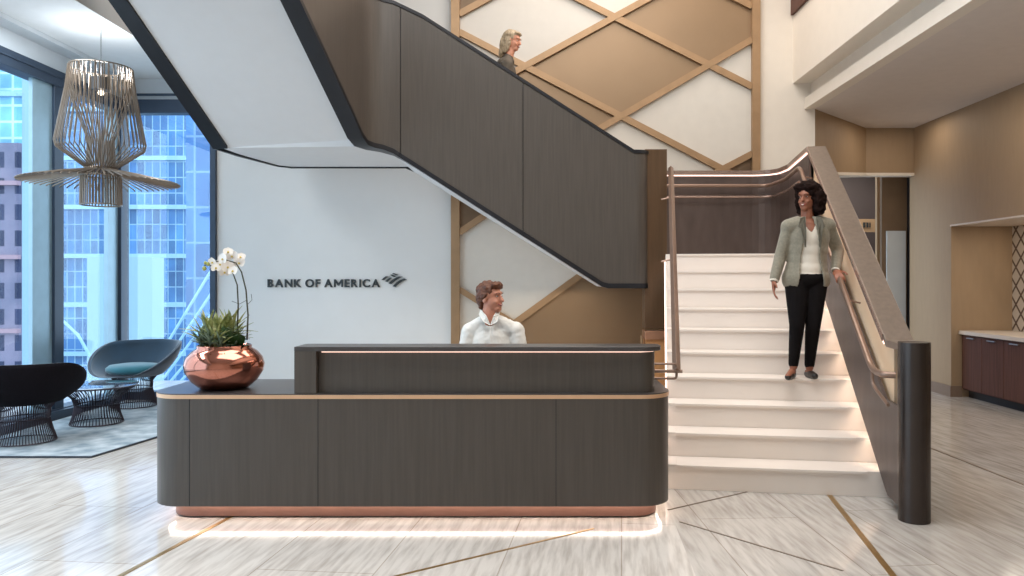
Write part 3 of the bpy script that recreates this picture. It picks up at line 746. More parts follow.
# ------------------------------------------------------------------ pendant lamp
ld = 7.7; k_ = ld / F; cxl = (101 - PX) * k_
def lz(py): return H - (py - PY) * k_
lm = thing('wire_pendant_lamp', (cxl, ld, lz(205)), 'large champagne wire pendant lamp with flared disc hanging over the seating', 'pendant lamp')
def rods(prof, n, r, name, rot=0, mt='lampwire'):
    m_ = MB()
    for i in range(n):
        a = 2 * math.pi * (i + rot) / n
        m_.tube([(cxl + q * k_ * math.cos(a), ld + q * k_ * math.sin(a), lz(py)) for q, py in prof], r, 5)
    return m_
m_ = rods([(28.5, 68), (31, 90), (40.5, 143), (39, 149), (14, 168)], 46, .0055, 'cage')
for q, py in ((28.5, 68), (14, 168)): m_.tube([(cxl + q * k_ * math.cos(2 * math.pi * i / 40), ld + q * k_ * math.sin(2 * math.pi * i / 40), lz(py)) for i in range(41)], .007, 6)
m_.build('wire_cage', 'lampwire', lm)
m_ = rods([(28, 69), (26, 100), (12, 140), (13, 170)], 34, .0055, 'f', .5); m_.build('inner_funnel', 'lampwire', lm)
m_ = rods([(14, 170), (40, 175), (70, 182), (72, 183)], 62, .0075, 'd')
m_.build('flared_disc', 'lampwire', lm)
m_ = rods([(14, 168), (18, 175), (18.5, 205)], 40, .0065, 'c')
for py in (176, 205): m_.tube([(cxl + 18.5 * k_ * math.cos(2 * math.pi * i / 40), ld + 18.5 * k_ * math.sin(2 * math.pi * i / 40), lz(py)) for i in range(41)], .007, 6)
m_.build('lower_cylinder', 'lampwire', lm)
MB().lathe([(.085, lz(90)), (.085, lz(78))], (cxl, ld, 0), 24).build('socket', 'lampdark', lm, smooth=True)
MB().lathe([(.02, lz(95)), (.028, lz(93)), (.02, lz(90.5))], (cxl, ld, 0), 20).build('bulb', 'bulb', lm, smooth=True)
MB().tube([(cxl, ld, lz(78)), (cxl, ld, ZL)], .0035, 6).build('cord', 'lampdark', lm)

# ------------------------------------------------------------------ potted orchid
random.seed(4)
pd = 5.0; pc = Vector(((224.5 - PX) * pd / F, pd, .7855)); ps = F / pd
pot = thing('potted_orchid', pc, 'round polished copper bowl of succulents with a tall white orchid on the desk end', 'potted plant')
prof = [(.13, 0), (.15, .006), (.20, .05), (.238, .11), (.245, .155), (.232, .20), (.20, .238), (.165, .26), (.168, .275), (.16, .28), (.152, .262), (.15, .24)]
MB().lathe(prof, n=64).build('bowl', 'copper_polish', pot, world=False, smooth='all')
MB().lathe([(.001, .265), (.06, .262), (.152, .25)], n=32, caps=False).build('soil', 'soil', pot, world=False, smooth='all')
def leaf(mb, base, d, L, wd, droop=.3, n=5, fold=.25):
    base = Vector(base); d = Vector(d).normalized(); side = d.cross(Vector((0, 0, 1)))
    side = side.normalized() if side.length > .01 else Vector((1, 0, 0)); upv = side.cross(d)
    rs = []
    for i in range(n + 1):
        t = i / n; w_ = wd * (math.sin(math.pi * min(1, t * .82 + .15)) ** .8) * (1 if i < n else .1)
        c = base + d * L * t - Vector((0, 0, 1)) * droop * L * t * t
        rs.append([c - side * w_ + upv * w_ * fold, c - upv * wd * .12, c + side * w_ + upv * w_ * fold, c + upv * wd * .05])
    mb.rings(rs)
sp = [(-.10, -.04, 'leaf', 1.25), (-.02, -.09, 'leaf', 1.0), (.04, -.06, 'leafgrey', .8), (-.05, .03, 'leaf', 1.45), (.03, .04, 'leaf', 1.3), (-.13, .03, 'leafgrey', .9), (-.13, -.05, 'leafgrey', .8), (.08, -.02, 'leafgrey', .8), (0, -.02, 'leaf', 1.2), (.02, -.11, 'leafgrey', .7), (-.06, -.08, 'leafgrey', .9)]
for x, y, mt, sc in sp:
    m_ = MB()
    for i in range(34):
        a = random.uniform(0, 2 * math.pi); el = random.uniform(.25, 1.45)
        leaf(m_, (x, y, .262 + .07 * random.random() * sc), (math.cos(a) * math.cos(el), math.sin(a) * math.cos(el), math.sin(el)), random.uniform(.09, .18) * sc, .0105 * sc, random.uniform(0, .3))
    m_.build('succulent', mt, pot, world=False)
m_ = MB()
leaf(m_, (.10, -.04, .265), (.22, -.5, .85), .15, .045, .25, 8); leaf(m_, (.06, -.06, .27), (-.02, -.5, .9), .20, .042, .2, 8); leaf(m_, (.12, -.02, .26), (.5, -.6, .5), .10, .035, .35, 8); leaf(m_, (.07, 0, .26), (.3, .5, .6), .16, .04, .4, 8); leaf(m_, (.06, -.02, .26), (.1, -.5, .9), .15, .04, .2, 8)
m_.build('orchid_leaf', 'leafdk', pot, world=False, smooth=True)
def pp(px, py, dy=0): return Vector(((px - 224.5) / ps, dy, .7855 * 0 + (H - (py - PY) * pd / F) - .7855))
m_ = MB(); m_.tube([pp(247, 340), pp(248, 315), pp(246, 290), pp(241.5, 272), pp(236, 263), pp(226, 260), pp(214, 262), pp(204, 266)], [.0055, .005, .005, .0045, .004, .004, .0035, .003], 6)
m_.build('orchid_stem', 'stem', pot, world=False, smooth='all')
m_ = MB(); m_.tube([pp(236, 335, .02), pp(237, 305, .02), pp(236, 285, .02), pp(232, 274, .02), pp(226, 268, .02), pp(215, 266, .02)], [.005, .005, .0045, .004, .004, .003], 6)
m_.tube([pp(247, 300), pp(240, 304, -.01), pp(233, 301, -.02)], .0015, 4); m_.tube([pp(247, 305), pp(252, 300), pp(250, 294, .02)], .0015, 4)
m_.build('orchid_stem', 'stem', pot, world=False, smooth='all')
def flower(c, s, yaw, tilt):
    Rm = Matrix.Rotation(yaw, 3, 'Z') @ Matrix.Rotation(tilt, 3, 'X')
    m_ = MB()
    for i, (a, L, wd) in enumerate([(90, 1, .42), (210, 1, .40), (330, 1, .40), (18, 1.05, .62), (162, 1.05, .62)]):
        n_ = 10; d = Vector((math.cos(R(a)), 0, math.sin(R(a)))); sd = Vector((-d.z, 0, d.x)); loop = []
        for k in range(n_):
            th = 2 * math.pi * k / n_; q = d * s * L * (.5 + .5 * math.cos(th)) + sd * s * wd * math.sin(th) + Vector((0, -.15 * s * (.5 + .5 * math.cos(th)) ** 2 - (.002 if i > 2 else 0), 0))
            loop.append(Vector(c) + Rm @ q)
        th_ = Rm @ Vector((0, .0018, 0)); m_.prism(loop, [q + th_ for q in loop])
    o = m_.build('flower', 'petal', pot, world=False)
    MB().ell(Vector(c) + Rm @ Vector((0, -.006, -.004)), (.006, .008, .007)).build('flower_lip', 'lip', o, world=False, smooth='all')
fls = [(225, 259, .034), (233, 256, .034), (239, 263, .032), (229, 267, .034), (221, 264, .032), (235, 271, .030), (217, 268, .028), (224, 272, .030), (214, 262, .026), (241, 257, .026), (230, 252, .026)]
for i, (px, py, s) in enumerate(fls): flower(pp(px, py, -.02 + .045 * ((i * 7) % 5) / 5 - .01), s * 1.18, R(random.uniform(-45, 45)), R(random.uniform(-25, 20)))
m_ = MB()
for px, py, s in ((209, 264, .012), (205, 268.5, .013), (206, 263, .010)): m_.ell(pp(px, py, -.01), (s, s, s * 1.15))
m_.build('orchid_bud', 'bud', pot, world=False, smooth='all')

# ------------------------------------------------------------------ outside
def bld(name, d, px0, px1, z0, z1, m, label, depth=12, ledges=None, d2=None):
    x0 = (px0 - PX) * d / F; x1 = (px1 - PX) * d / F
    t = thing(name, ((x0 + x1) / 2, d + depth / 2, z0), label, 'building')
    MB().box(x0, x1, d, d + depth, z0, z1).build('wall', m, t)
    if ledges:
        z = z0
        while z < z1:
            MB().box(x0 - .1, x1 + .1, d - .25, d, z, z + ledges[1]).build('ledge', ledges[2], t); z += ledges[0]
    return t
bld('office_tower', 62, 60, 250, -24, 22, 'facC', 'blue glass office tower filling the view beyond the corner window', ledges=(3.9, .35, 'ledge'))
bld('apartment_building', 40, -95, 19, -24, 8.6, 'facA', 'lavender masonry building with rows of small windows, beyond the left window', depth=3, ledges=(3.8, .22, 'pinkroof'))
bld('glass_tower', 62, -60, 33, -30, 22, 'facB', 'pale turquoise glass tower rising above the masonry building at far left', depth=2, ledges=(4.2, .4, 'ledge'))
bld('concrete_tower', 30, 22, 41, -24, 12, 'paleblue', 'narrow pale blank concrete tower between the masonry building and the glass office tower', depth=.6)
bld('stair_tower', 25, 87, 152, -24, H + 24 * 25 / F, 'paleblue', 'low blank pale block standing before the blue office tower', depth=.8)
bld('office_annex', 35, 186, 230, -24, 13, 'facC2', 'deep blue glass annex at the right edge of the corner window', depth=6)
struct('ground_street', MB().box(-150, 30, -60, 110, -24.5, -24), 'street')
tr = thing('reflection_rods', P(190, 320, 20), 'pale diagonal rods standing in for a sloping walkway seen through the corner window', 'reflection')  # rods added to model stair-like reflection lines in the window
for k in range(5):
    MB().tube([P(150 + k * 7, 372 + k * 3, 20), P(214 + k * 7, 266 + k * 13, 20)], .035, 5).build('rod', 'ledge', tr)
MB().tube([P(62, 320, 20), P(78, 335, 20), P(90, 356, 20)], .04, 5).build('rod', 'ledge', tr)
# ------------------------------------------------------------------ people
def solid(name, mb, m, parent, voxel=.006, it=4, cut=None, solidify=0, noise=0):
    bmesh.ops.recalc_face_normals(mb.bm, faces=mb.bm.faces)
    off = world_loc(parent); bmesh.ops.translate(mb.bm, verts=mb.bm.verts, vec=-off)
    me = bpy.data.meshes.new(name); mb.bm.to_mesh(me); mb.bm.free()
    o = bpy.data.objects.new(name, me); C.objects.link(o)
    r = o.modifiers.new('r', 'REMESH'); r.mode = 'VOXEL'; r.voxel_size = voxel
    sm = o.modifiers.new('s', 'SMOOTH'); sm.iterations = it; sm.factor = .5
    bpy.context.view_layer.update()
    me2 = bpy.data.meshes.new_from_object(o.evaluated_get(bpy.context.evaluated_depsgraph_get()))
    o.modifiers.clear(); o.data = me2; me2.name = name; bpy.data.meshes.remove(me)
    if noise:
        from mathutils import noise as nz
        for q in me2.vertices:
            q.co += q.normal * noise * (nz.noise(q.co * 28) + .6 * nz.noise(q.co * 60))
    if cut:
        b = bmesh.new(); b.from_mesh(me2)
        dead = [q for q in b.verts if cut(q.co + off)]
        bmesh.ops.delete(b, geom=dead, context='VERTS')
        for _ in range(2): bmesh.ops.smooth_vert(b, verts=[q for q in b.verts if q.is_boundary], factor=.5, use_axis_x=True, use_axis_y=True, use_axis_z=True)
        b.to_mesh(me2); b.free()
    if solidify:
        s_ = o.modifiers.new('solidify', 'SOLIDIFY'); s_.thickness = solidify; s_.offset = -1
    me2.materials.clear(); me2.materials.append(M[m])
    for p_ in me2.polygons: p_.use_smooth = True
    o.parent = parent
    return o
def basis(f, up=(0, 0, 1)):
    f = Vector(f).normalized(); x = f.cross(Vector(up)).normalized(); z = x.cross(f)
    return Matrix((x, f, z)).transposed()
def head_prims(mb, c, B, s=1.):
    def at(x, y, z): return Vector(c) + B @ Vector((x, y, z)) * s
    def e(p, r): mb.ell(at(*p), [q * s for q in r], B, 20, 14)
    e((0, -.012, .030), (.074, .093, .084)); e((0, .022, -.03), (.060, .066, .078)); e((0, .056, -.084), (.034, .034, .028))
    e((0, .025, -.070), (.052, .045, .036)); e((0, .073, .030), (.050, .018, .016))
    mb.cap(at(0, .090, .004), .009 * s, at(0, .106, -.026), .0135 * s, 10)
    e((.030, .066, -.034), (.020, .018, .017)); e((-.030, .066, -.034), (.020, .018, .017)); e((0, .083, -.060), (.024, .012, .013))
    for q in (-1, 1): e((q * .073, -.006, -.012), (.008, .019, .031))
def face_bits(body, c, B, s=1., smile=True, brow='hairb'):
    def at(x, y, z): return Vector(c) + B @ Vector((x, y, z)) * s
    for q in (-1, 1):
        ey = MB().ell(at(q * .030, .077, .008), (.008 * s, .006 * s, .004 * s), B).build('eye', 'eyew', body, smooth='all')
        MB().ell(at(q * .030, .0835, .008), (.0045 * s, .0025 * s, .0045 * s), B).build('iris', 'eyed', body, smooth='all')
        MB().tube([at(q * .014, .094, .026), at(q * .030, .093, .032), at(q * .048, .080, .026)], [.0018 * s, .0024 * s, .0014 * s], 6).build('eyebrow', brow, body, smooth='all')
    MB().tube([at(-.028, .082, -.050), at(-.014, .093, -.058), at(0, .096, -.060), at(.014, .093, -.058), at(.028, .082, -.050)], [.002 * s, .0055 * s, .006 * s, .0055 * s, .002 * s], 8).build('lips', 'lipc', body, smooth='all')
    if smile: MB().tube([at(-.018, .093, -.0545), at(0, .1015, -.059), at(.018, .093, -.0545)], [.0015 * s, .0035 * s, .0015 * s], 6).build('teeth', 'teeth', body, smooth='all')
def hand(mb, w, d, n, curl=25, s=1., flip=1):
    w = Vector(w); d = Vector(d).normalized(); n = Vector(n); n = (n - d * n.dot(d)).normalized(); sd = d.cross(n) * flip
    Bm = Matrix((d, sd, n)).transposed()
    mb.ell(w + d * .045 * s, (.052 * s, .037 * s, .016 * s), Bm); mb.cap(w - d * .01, .024 * s, w + d * .03 * s, .02 * s)
    for o_, L in ((-.028, .062), (-.0095, .075), (.0095, .082), (.028, .073)):
        p = w + d * .082 * s + sd * o_ * s; a = 0
        for k, fr in enumerate((.45, .32, .26)):
            a += R(curl * (.7 if k == 0 else 1)); dd = (d * math.cos(a) + n * math.sin(a) + sd * o_ * 2.5).normalized()
            q = p + dd * L * fr * s; mb.cap(p, (.0088 - .0008 * k) * s, q, (.0082 - .0008 * k) * s, 8); p = q
    p = w + d * .022 * s + sd * .030 * s + n * .006
    q = p + (d * .55 + sd * .75 + n * .25).normalized() * .038 * s; mb.cap(p, .0125 * s, q, .010 * s, 8)
    r = q + (d * .9 + sd * .25 + n * .3).normalized() * .032 * s; mb.cap(q, .010 * s, r, .008 * s, 8)
def limb(mb, pts, rs, n=14):
    for a, b, ra, rb in zip(pts, pts[1:], rs, rs[1:]): mb.cap(a, ra, b, rb, n)
def torso(mb, J, B, g=0., s=1., waist=.118, hip=.155, chest=.148):
    def e(c, r): mb.ell(c, [q * s + g for q in r], B, 24, 16)
    ch, pe = Vector(J['chest']), Vector(J['pelvis']); md = ch.lerp(pe, .52)
    e(ch, (chest, .105, .15)); e(md, (waist, .092, .13)); e(pe, (hip, .108, .105)); e(ch.lerp(pe, .27), ((chest + waist) / 2, .098, .12)); e(ch.lerp(pe, .76), ((hip + waist) / 2, .100, .10))
    e(ch + Vector((0, 0, .11 * s)), (chest * .85, .07, .06))
    for k in 'LR':
        mb.cap(ch.lerp(Vector(J['sh' + k]), .15) + Vector((0, 0, .09 * s)), (.052 * s + g), J['sh' + k], .044 * s + g, 14); nk_ = Vector(J['neck']) - Vector((0, 0, .035)); mb.cap(nk_, .045 * s + g * .3, Vector(J['sh' + k]).lerp(nk_, .25), .040 * s + g, 12)

# woman walking down the stair
DW = 6.2
def W(px, py, dd=0): return P(px, py, DW + dd)
wt = thing('person', S(.95, 1.05, .70), 'woman in a sage grey blazer and black trousers walking down the white steps', 'person')
f_b = basis((-.12, -1, 0)); f_h = basis((-.66, -.75, -.06))
J = dict(head=W(807, 198), neck=W(807.5, 215, .01), chest=W(808, 238), pelvis=W(806, 279), shL=W(789, 227), elL=W(780.5, 256, .02), wrL=W(774, 281, -.04),
         shR=W(827.5, 226), elR=W(838, 251, .06), wrR=W(835.5, 270.5, -.05), hipL=W(797, 284), knL=W(797, 325, -.08), anL=W(793.5, 366, -.02), toeL=W(788, 376.5, -.15),
         hipR=W(815, 284), knR=W(813, 325, -.05), anR=W(809.5, 367, .04), toeR=W(815, 376.5, -.10))
m_ = MB(); torso(m_, J, f_b, 0, .93)
m_.cap(J['neck'] - Vector((0, 0, .04)), .052, J['head'] - Vector((0, 0, .05)), .047); head_prims(m_, J['head'], f_h, .93)
for k in 'LR':
    limb(m_, [J['sh' + k], J['el' + k], J['wr' + k]], [.045, .035, .023])
    limb(m_, [J['hip' + k], J['kn' + k], J['an' + k]], [.078, .05, .033])
    m_.cap(J['an' + k] + Vector((0, .025, -.045)), .03, J['toe' + k], .024)
hand(m_, J['wrL'], (-.10, -.25, -1), (.9, -.3, 0), 16, .95, 1)
rp = S(.62, wr, hz_(.62)); hd = (rp - J['wrR']); hand(m_, J['wrR'], (hd.x * .6, hd.y - .03, hd.z * .8), (.35, 0, -1), 34, .95, 1)
body = solid('body', m_, 'skinw', wt, .0050, 3); face_bits(body, J['head'], f_h, .93)
m_ = MB(); torso(m_, J, f_b, .010, .93); solid('knit_top', m_, 'top', wt, .008, 4, cut=lambda q: q.z < J['pelvis'].z + .035 or q.z > J['neck'].z - .02 or (q.z > J['chest'].z + .045 and (q.x - J['chest'].x + .01) ** 2 < ((q.z - J['chest'].z - .045) * .62) ** 2 and q.y < J['chest'].y))
m_ = MB(); torso(m_, J, f_b, .026, .95, waist=.138, hip=.160)
m_.ell(J['pelvis'] + Vector((0, 0, .0)), (.190, .14, .15), f_b, 24, 14)
for k in 'LR': limb(m_, [J['sh' + k], J['el' + k], J['wr' + k].lerp(J['el' + k], .10)], [.056, .050, .041])
cx_ = J['chest'].x
def wcut(q):
    t = (J['neck'].z - q.z)
    if q.z > J['neck'].z - .015 and abs(q.x - J['neck'].x) < .075: return True
    half = .018 + .16 * t if t < .26 else .060 + (t - .26) * .12
    lat = (q.x - (cx_ - .012)) 
    return q.y < J['chest'].y - .02 and abs(lat) < half or q.z < J['pelvis'].z - .065
jk = solid('blazer', m_, 'jacket', wt, .0075, 14, cut=wcut, solidify=.008)
for sgn in (-1, 1):      # lapels
    b0 = J['chest']; yy = b0.y - .135
    pts = [(.045, .165, .045), (.085, .15, .03), (.105, .08, .012), (.085, .07, .006), (.062, -.08, -.012), (.052, -.08, -.012), (.050, .05, -.008)]
    A = [Vector((cx_ - .012 + sgn * a, yy + c_, b0.z + b_)) for a, b_, c_ in pts]
    MB().prism(A, [q + Vector((0, .008, 0)) for q in A]).build('lapel', 'lapel', jk)
m_ = MB(); m_.ell(J['pelvis'], (.158, .112, .095), f_b, 24, 14)
for k in 'LR': limb(m_, [J['hip' + k], J['kn' + k], J['an' + k] + Vector((0, 0, .02))], [.098, .060, .040])
solid('trousers', m_, 'trousers', wt, .007, 4)
for k in 'LR':
    m_ = MB(); a = J['an' + k] + Vector((0, .03, -.052)); t = Vector(J['toe' + k]); t.z = a.z = .70 + .026
    m_.cap(a, .033, a.lerp(t, .5), .034); m_.cap(a.lerp(t, .5), .035, t, .026); solid('shoe', m_, 'shoe', wt, .006, 3)
    w_ = J['wr' + k]; e_ = (J['el' + k] - w_).normalized(); MB().tube([w_ - e_ * .004, w_ + e_ * .03], [.034, .038], 16).build('cuff', 'top', wt, smooth=True)
m_ = MB(); hc = J['head']
def hb(x, y, z, r): m_.ell(hc + f_h @ Vector((x, y, z)), r, f_h, 16, 12)
hb(0, -.035, .045, (.108, .105, .098)); hb(.074, -.05, -.03, (.04, .06, .09)); hb(-.088, -.03, -.02, (.05, .07, .10)); hb(0, -.085, -.04, (.11, .06, .12))
hb(.07, -.05, -.085, (.04, .04, .05)); hb(-.085, -.02, -.085, (.05, .05, .06)); hb(.03, .045, .085, (.055, .035, .03)); hb(-.035, .04, .085, (.05, .035, .03))
solid('hair', m_, 'hairb', wt, .007, 2, noise=.012)

# man seated behind the desk
DM = 5.95
def Q(px, py, dd=0): return P(px, py, DM + dd)
mt = thing('person', (Q(492, 300).x, 6.0, .12), 'smiling man with auburn hair in a white shirt seated behind the reception desk looking right', 'person')
g_b = basis((.22, -1, 0)); g_h = basis((.86, -.5, .04))
J = dict(head=Q(490.5, 297.5), neck=Q(489.5, 313), chest=Q(492, 345, .03), pelvis=Vector((Q(492, 345).x, 6.05, .70)), shL=Q(470, 331, .02), shR=Q(516, 330, .02))
J['elL'] = J['shL'] + Vector((-.05, -.04, -.27)); J['elR'] = J['shR'] + Vector((.05, -.04, -.27))
J['wrL'] = Vector((J['pelvis'].x - .12, 5.72, .80)); J['wrR'] = Vector((J['pelvis'].x + .12, 5.72, .80))
for k, q in (('L', -1), ('R', 1)):
    J['hip' + k] = J['pelvis'] + Vector((q * .09, -.02, -.02)); J['kn' + k] = J['pelvis'] + Vector((q * .12, -.42, -.04)); J['an' + k] = J['kn' + k] + Vector((0, .08, -.43))
m_ = MB(); torso(m_, J, g_b, 0, 1.05)
m_.cap(J['neck'] - Vector((0, 0, .06)), .062, J['head'] - Vector((0, 0, .05)), .056); head_prims(m_, J['head'], g_h, 1.03)
for k in 'LR':
    limb(m_, [J['sh' + k], J['el' + k], J['wr' + k]], [.055, .042, .027]); limb(m_, [J['hip' + k], J['kn' + k], J['an' + k]], [.088, .06, .04])
    m_.cap(J['an' + k] + Vector((0, .02, -.05)), .035, J['an' + k] + Vector((0, -.15, -.06)), .03); hand(m_, J['wr' + k], (0, -1, -.1), (0, 0, -1), 14, 1.05, 1 if k == 'L' else -1)
body = solid('body', m_, 'skinm', mt, .0052, 3); face_bits(body, J['head'], g_h, 1.03, brow='hairr')
m_ = MB(); torso(m_, J, g_b, .016, 1.03, waist=.135)
for k in 'LR': limb(m_, [J['sh' + k], J['el' + k], J['wr' + k].lerp(J['el' + k], .1)], [.066, .060, .042])
nk = J['neck']
def mcut(q): return (q - (nk + Vector((0, 0, .005)))).length < .062 or q.z > nk.z + .0 or (q.y < nk.y and q.z > nk.z - .10 and abs(q.x - nk.x - .01) < (q.z - nk.z + .10) * .36)
sh = solid('shirt', m_, 'shirt', mt, .0075, 12, cut=mcut, solidify=.006, noise=.004)
for sgn in (-1, 1):
    A = [nk + Vector(p_) for p_ in ((sgn * .004 + .012, -.102, -.088), (sgn * .030 + .01, -.090, -.02), (sgn * .066, -.035, .022), (sgn * .070, .02, .030), (sgn * .078, .02, .002), (sgn * .080, -.045, -.008), (sgn * .052 + .012, -.100, -.062))]
    MB().prism(A, [q + Vector((-sgn * .004, .006, .002)) for q in A]).build('collar', 'shirt', sh)
MB().tube([nk + Vector((.012, -.112, -.10)), nk + Vector((.014, -.128, -.16)), nk + Vector((.014, -.136, -.24))], .004, 5).build('button_placket', 'shirt', sh)
m_ = MB(); m_.ell(J['pelvis'], (.18, .13, .11), g_b)
for k in 'LR': limb(m_, [J['hip' + k], J['kn' + k], J['an' + k]], [.10, .072, .055])
solid('trousers', m_, 'trousers', mt, .009, 4)
for k in 'LR':
    m_ = MB(); m_.cap(J['an' + k] + Vector((0, .03, -.055)), .042, J['an' + k] + Vector((0, -.16, -.065)), .034); solid('shoe', m_, 'shoe', mt, .008, 3)
m_ = MB(); hc = J['head']
def hb2(x, y, z, r): m_.ell(hc + g_h @ Vector((x, y, z)), r, g_h, 16, 12)
hb2(0, -.022, .052, (.084, .096, .080)); hb2(0, -.065, .0, (.076, .052, .075)); hb2(.015, .062, .090, (.055, .036, .028)); hb2(-.03, .05, .088, (.04, .04, .03))
hb2(.072, -.03, .02, (.018, .045, .05)); hb2(-.072, -.03, .02, (.018, .045, .05)); hb2(0, -.062, -.055, (.055, .035, .04))
solid('hair', m_, 'hairr', mt, .006, 1, noise=.009)
m_ = MB(); m_.ell(hc + g_h @ Vector((0, .050, -.088)), (.036, .036, .022), g_h); m_.ell(hc + g_h @ Vector((.044, .018, -.065)), (.012, .03, .035), g_h); m_.ell(hc + g_h @ Vector((-.044, .018, -.065)), (.012, .03, .035), g_h)
sk = thing('task_stool', (J['pelvis'].x, 6.05, 0), 'black swivel stool behind the reception desk, under the seated man', 'stool')
MB().lathe([(.03, .0), (.22, .005), (.235, .04), (.20, .07), (.02, .075)], (J['pelvis'].x, 6.06, .505), 32).build('seat', 'stool', sk, smooth=True)
MB().lathe([(.25, 0), (.25, .012), (.03, .05), (.025, .50), (.03, .505)], (J['pelvis'].x, 6.06, .0), 32).build('pedestal', 'steel', sk, smooth=True)
MB().box(J['pelvis'].x - .22, J['pelvis'].x + .22, 5.60, 5.85, .095, .115).build('footrest', 'steel', sk)

# woman on the upper flight
DU = 8.72
def U_(px, py, dd=0): return P(px, py, DU + dd)
ut = thing('person', (U_(512, 40).x, DU, 2.611), 'blond woman in a grey brown coat walking behind the upper stair balustrade', 'person')
h_b = basis((1, -.15, 0)); h_h = basis((.93, -.38, -.22))
J = dict(head=U_(512.5, 41), neck=U_(508, 56), chest=U_(505, 75), pelvis=U_(503, 112))
J['shL'] = U_(507, 65, -.17); J['shR'] = U_(503, 66, .17)
J['elL'] = J['shL'] + Vector((-.03, -.04, -.28)); J['elR'] = J['shR'] + Vector((-.02, .04, -.28)); J['wrL'] = J['elL'] + Vector((.14, .02, -.18)); J['wrR'] = J['elR'] + Vector((.08, 0, -.22))
z0 = 2.611
for k, q in (('L', -1), ('R', 1)):
    J['hip' + k] = J['pelvis'] + Vector((0, q * .08, -.03)); J['kn' + k] = Vector((J['pelvis'].x + (.14 if q < 0 else -.04), DU + q * .09, z0 + .47)); J['an' + k] = Vector((J['pelvis'].x + (.08 if q < 0 else -.05), DU + q * .09, z0 + .075))
m_ = MB(); torso(m_, J, h_b, 0, .95); m_.cap(J['neck'] - Vector((0, 0, .04)), .05, J['head'] - Vector((0, 0, .05)), .046); head_prims(m_, J['head'], h_h, .98)
for k in 'LR':
    limb(m_, [J['sh' + k], J['el' + k], J['wr' + k]], [.046, .036, .024]); limb(m_, [J['hip' + k], J['kn' + k], J['an' + k]], [.08, .052, .034])
    m_.cap(J['an' + k] + Vector((-.03, 0, -.045)), .028, J['an' + k] + Vector((.12, 0, -.05)), .023); hand(m_, J['wr' + k], (.3, 0, -1), (0, 1 if k == 'L' else -1, 0), 18, .95)
body = solid('body', m_, 'skinu', ut, .0055, 3); face_bits(body, J['head'], h_h, .98, brow='hairbl')
m_ = MB(); torso(m_, J, h_b, .024, .98); m_.cap(J['pelvis'], .14, J['pelvis'] + Vector((0, 0, -.22)), .15)
m_.cap(J['neck'] - Vector((0, 0, .06)), .075, J['neck'] - Vector((0, 0, .025)), .06)
for k in 'LR': limb(m_, [J['sh' + k], J['el' + k], J['wr' + k]], [.068, .056, .042])
solid('coat', m_, 'coat', ut, .009, 4)
m_ = MB()
for k in 'LR': limb(m_, [J['hip' + k], J['kn' + k], J['an' + k]], [.085, .062, .045])
solid('trousers', m_, 'trousers', ut, .009, 4)
for k in 'LR':
    m_ = MB(); m_.cap(J['an' + k] + Vector((-.035, 0, -.045)), .033, J['an' + k] + Vector((.13, 0, -.05)), .027); solid('shoe', m_, 'shoe', ut, .008, 3)
m_ = MB(); hc = J['head']
def hb3(x, y, z, r): m_.ell(hc + h_h @ Vector((x, y, z)), r, h_h, 16, 12)
hb3(0, -.030, .040, (.086, .098, .088)); hb3(0, -.085, -.04, (.085, .055, .12)); hb3(.068, -.035, -.05, (.025, .055, .11)); hb3(-.068, -.035, -.05, (.025, .055, .11)); hb3(0, -.085, -.14, (.075, .05, .07)); hb3(0, .05, .082, (.06, .035, .025))
solid('hair', m_, 'hairbl', ut, .007, 2, noise=.006)


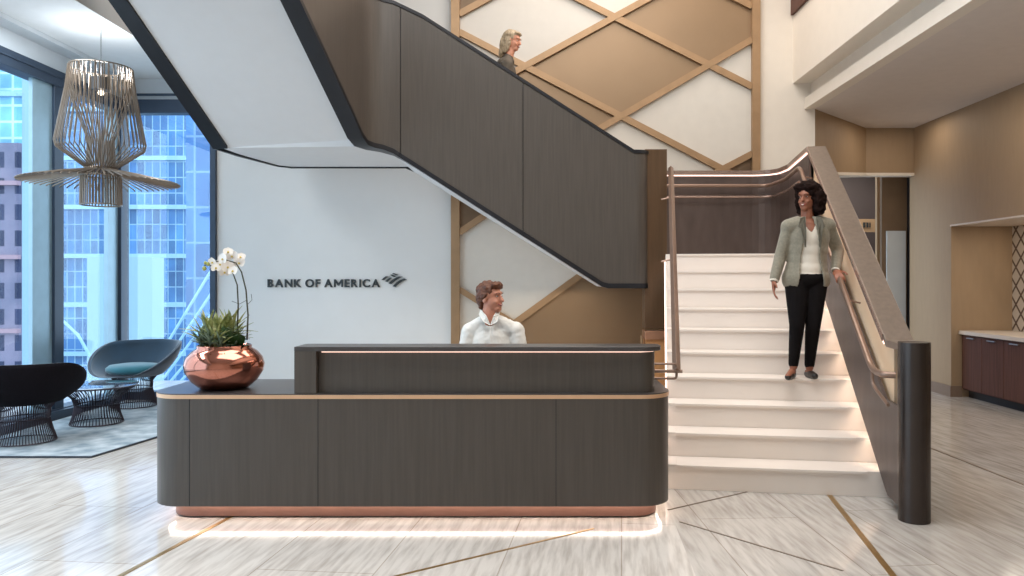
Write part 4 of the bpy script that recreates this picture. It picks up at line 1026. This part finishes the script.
# ------------------------------------------------------------------ light, world, camera
wd = bpy.data.worlds.new('World'); bpy.context.scene.world = wd; wd.use_nodes = True
bg = wd.node_tree.nodes['Background']; bg.inputs[0].default_value = (.74, .87, 1, 1); bg.inputs[1].default_value = 2.6
def area(name, loc, rot, sx, sy, power, col):
    l = bpy.data.lights.new(name, 'AREA'); l.shape = 'RECTANGLE'; l.size = sx; l.size_y = sy; l.energy = power; l.color = col
    o = bpy.data.objects.new(name, l); C.objects.link(o); o.location = loc; o.rotation_euler = [R(a) for a in rot]; return o
area('ceiling_fill', (-.2, 4.0, 6.5), (0, 0, 0), 5, 4, 300, (1, .975, .95))  # added fill for the atrium bounce, no fixture modelled
area('ceiling_fill', (1.2, 8.4, 6.5), (0, 0, 0), 3, 1.6, 90, (1, .88, .78))  # added warm fill above the stairs
area('ceiling_fill', (4.4, 7.0, ZC - .02), (0, 0, 0), .5, 3, 27, (1, .86, .72))  # unseen fill added to lift the right side
area('ceiling_fill', (-4.6, 5.5, ZL - .06), (0, 0, 0), .5, 4, 95, (.88, .95, 1))  # added cool fill standing in for daylight on the left
area('corridor_fill', (5.0, 12.0, 3.4), (0, 0, 0), .6, .6, 22, (1, .9, .8))  # fill added to brighten the corridor and its frosted pane
area('ceiling_fill', (4.7, 10.1, ZC - .02), (0, 0, 0), .6, .3, 5, (1, .87, .74))  # small fill added to lighten the beige header
area('stair_light', (0.1, 8.9, 1.38), (0, 0, 0), 1.2, .4, 8, (1, .82, .62))
for y in (6.2, 7.6, 9.0): area('cabinet_light', (5.7, y, 2.16), (0, 0, 0), .1, .9, 4, (1, .88, .74))
pl = bpy.data.lights.new('pendant_fill', 'POINT'); pl.energy = 14; pl.color = (.95, .98, 1); pl.shadow_soft_size = .08  # point light added inside the pendant to brighten the left ceiling
po = bpy.data.objects.new('pendant_fill', pl); C.objects.link(po); po.location = (cxl, ld, lz(70))
cm = bpy.data.cameras.new('camera'); co = bpy.data.objects.new('camera', cm); C.objects.link(co)
co.location = (0, 0, H); co.rotation_euler = (R(90), 0, 0)
cm.sensor_width = 36; cm.lens = F / 1024 * 36; cm.shift_x = (512 - PX) / 1024; cm.shift_y = (PY - 288) / 1024
cm.clip_end = 300
sc = bpy.context.scene; sc.camera = co
sc.view_settings.view_transform = 'Standard'; sc.view_settings.look = 'None'; sc.view_settings.gamma = 1; sc.view_settings.use_curve_mapping = False
sc.view_settings.exposure = 0.2
sc.cycles.use_denoising = True
sc.cycles.max_bounces = 8
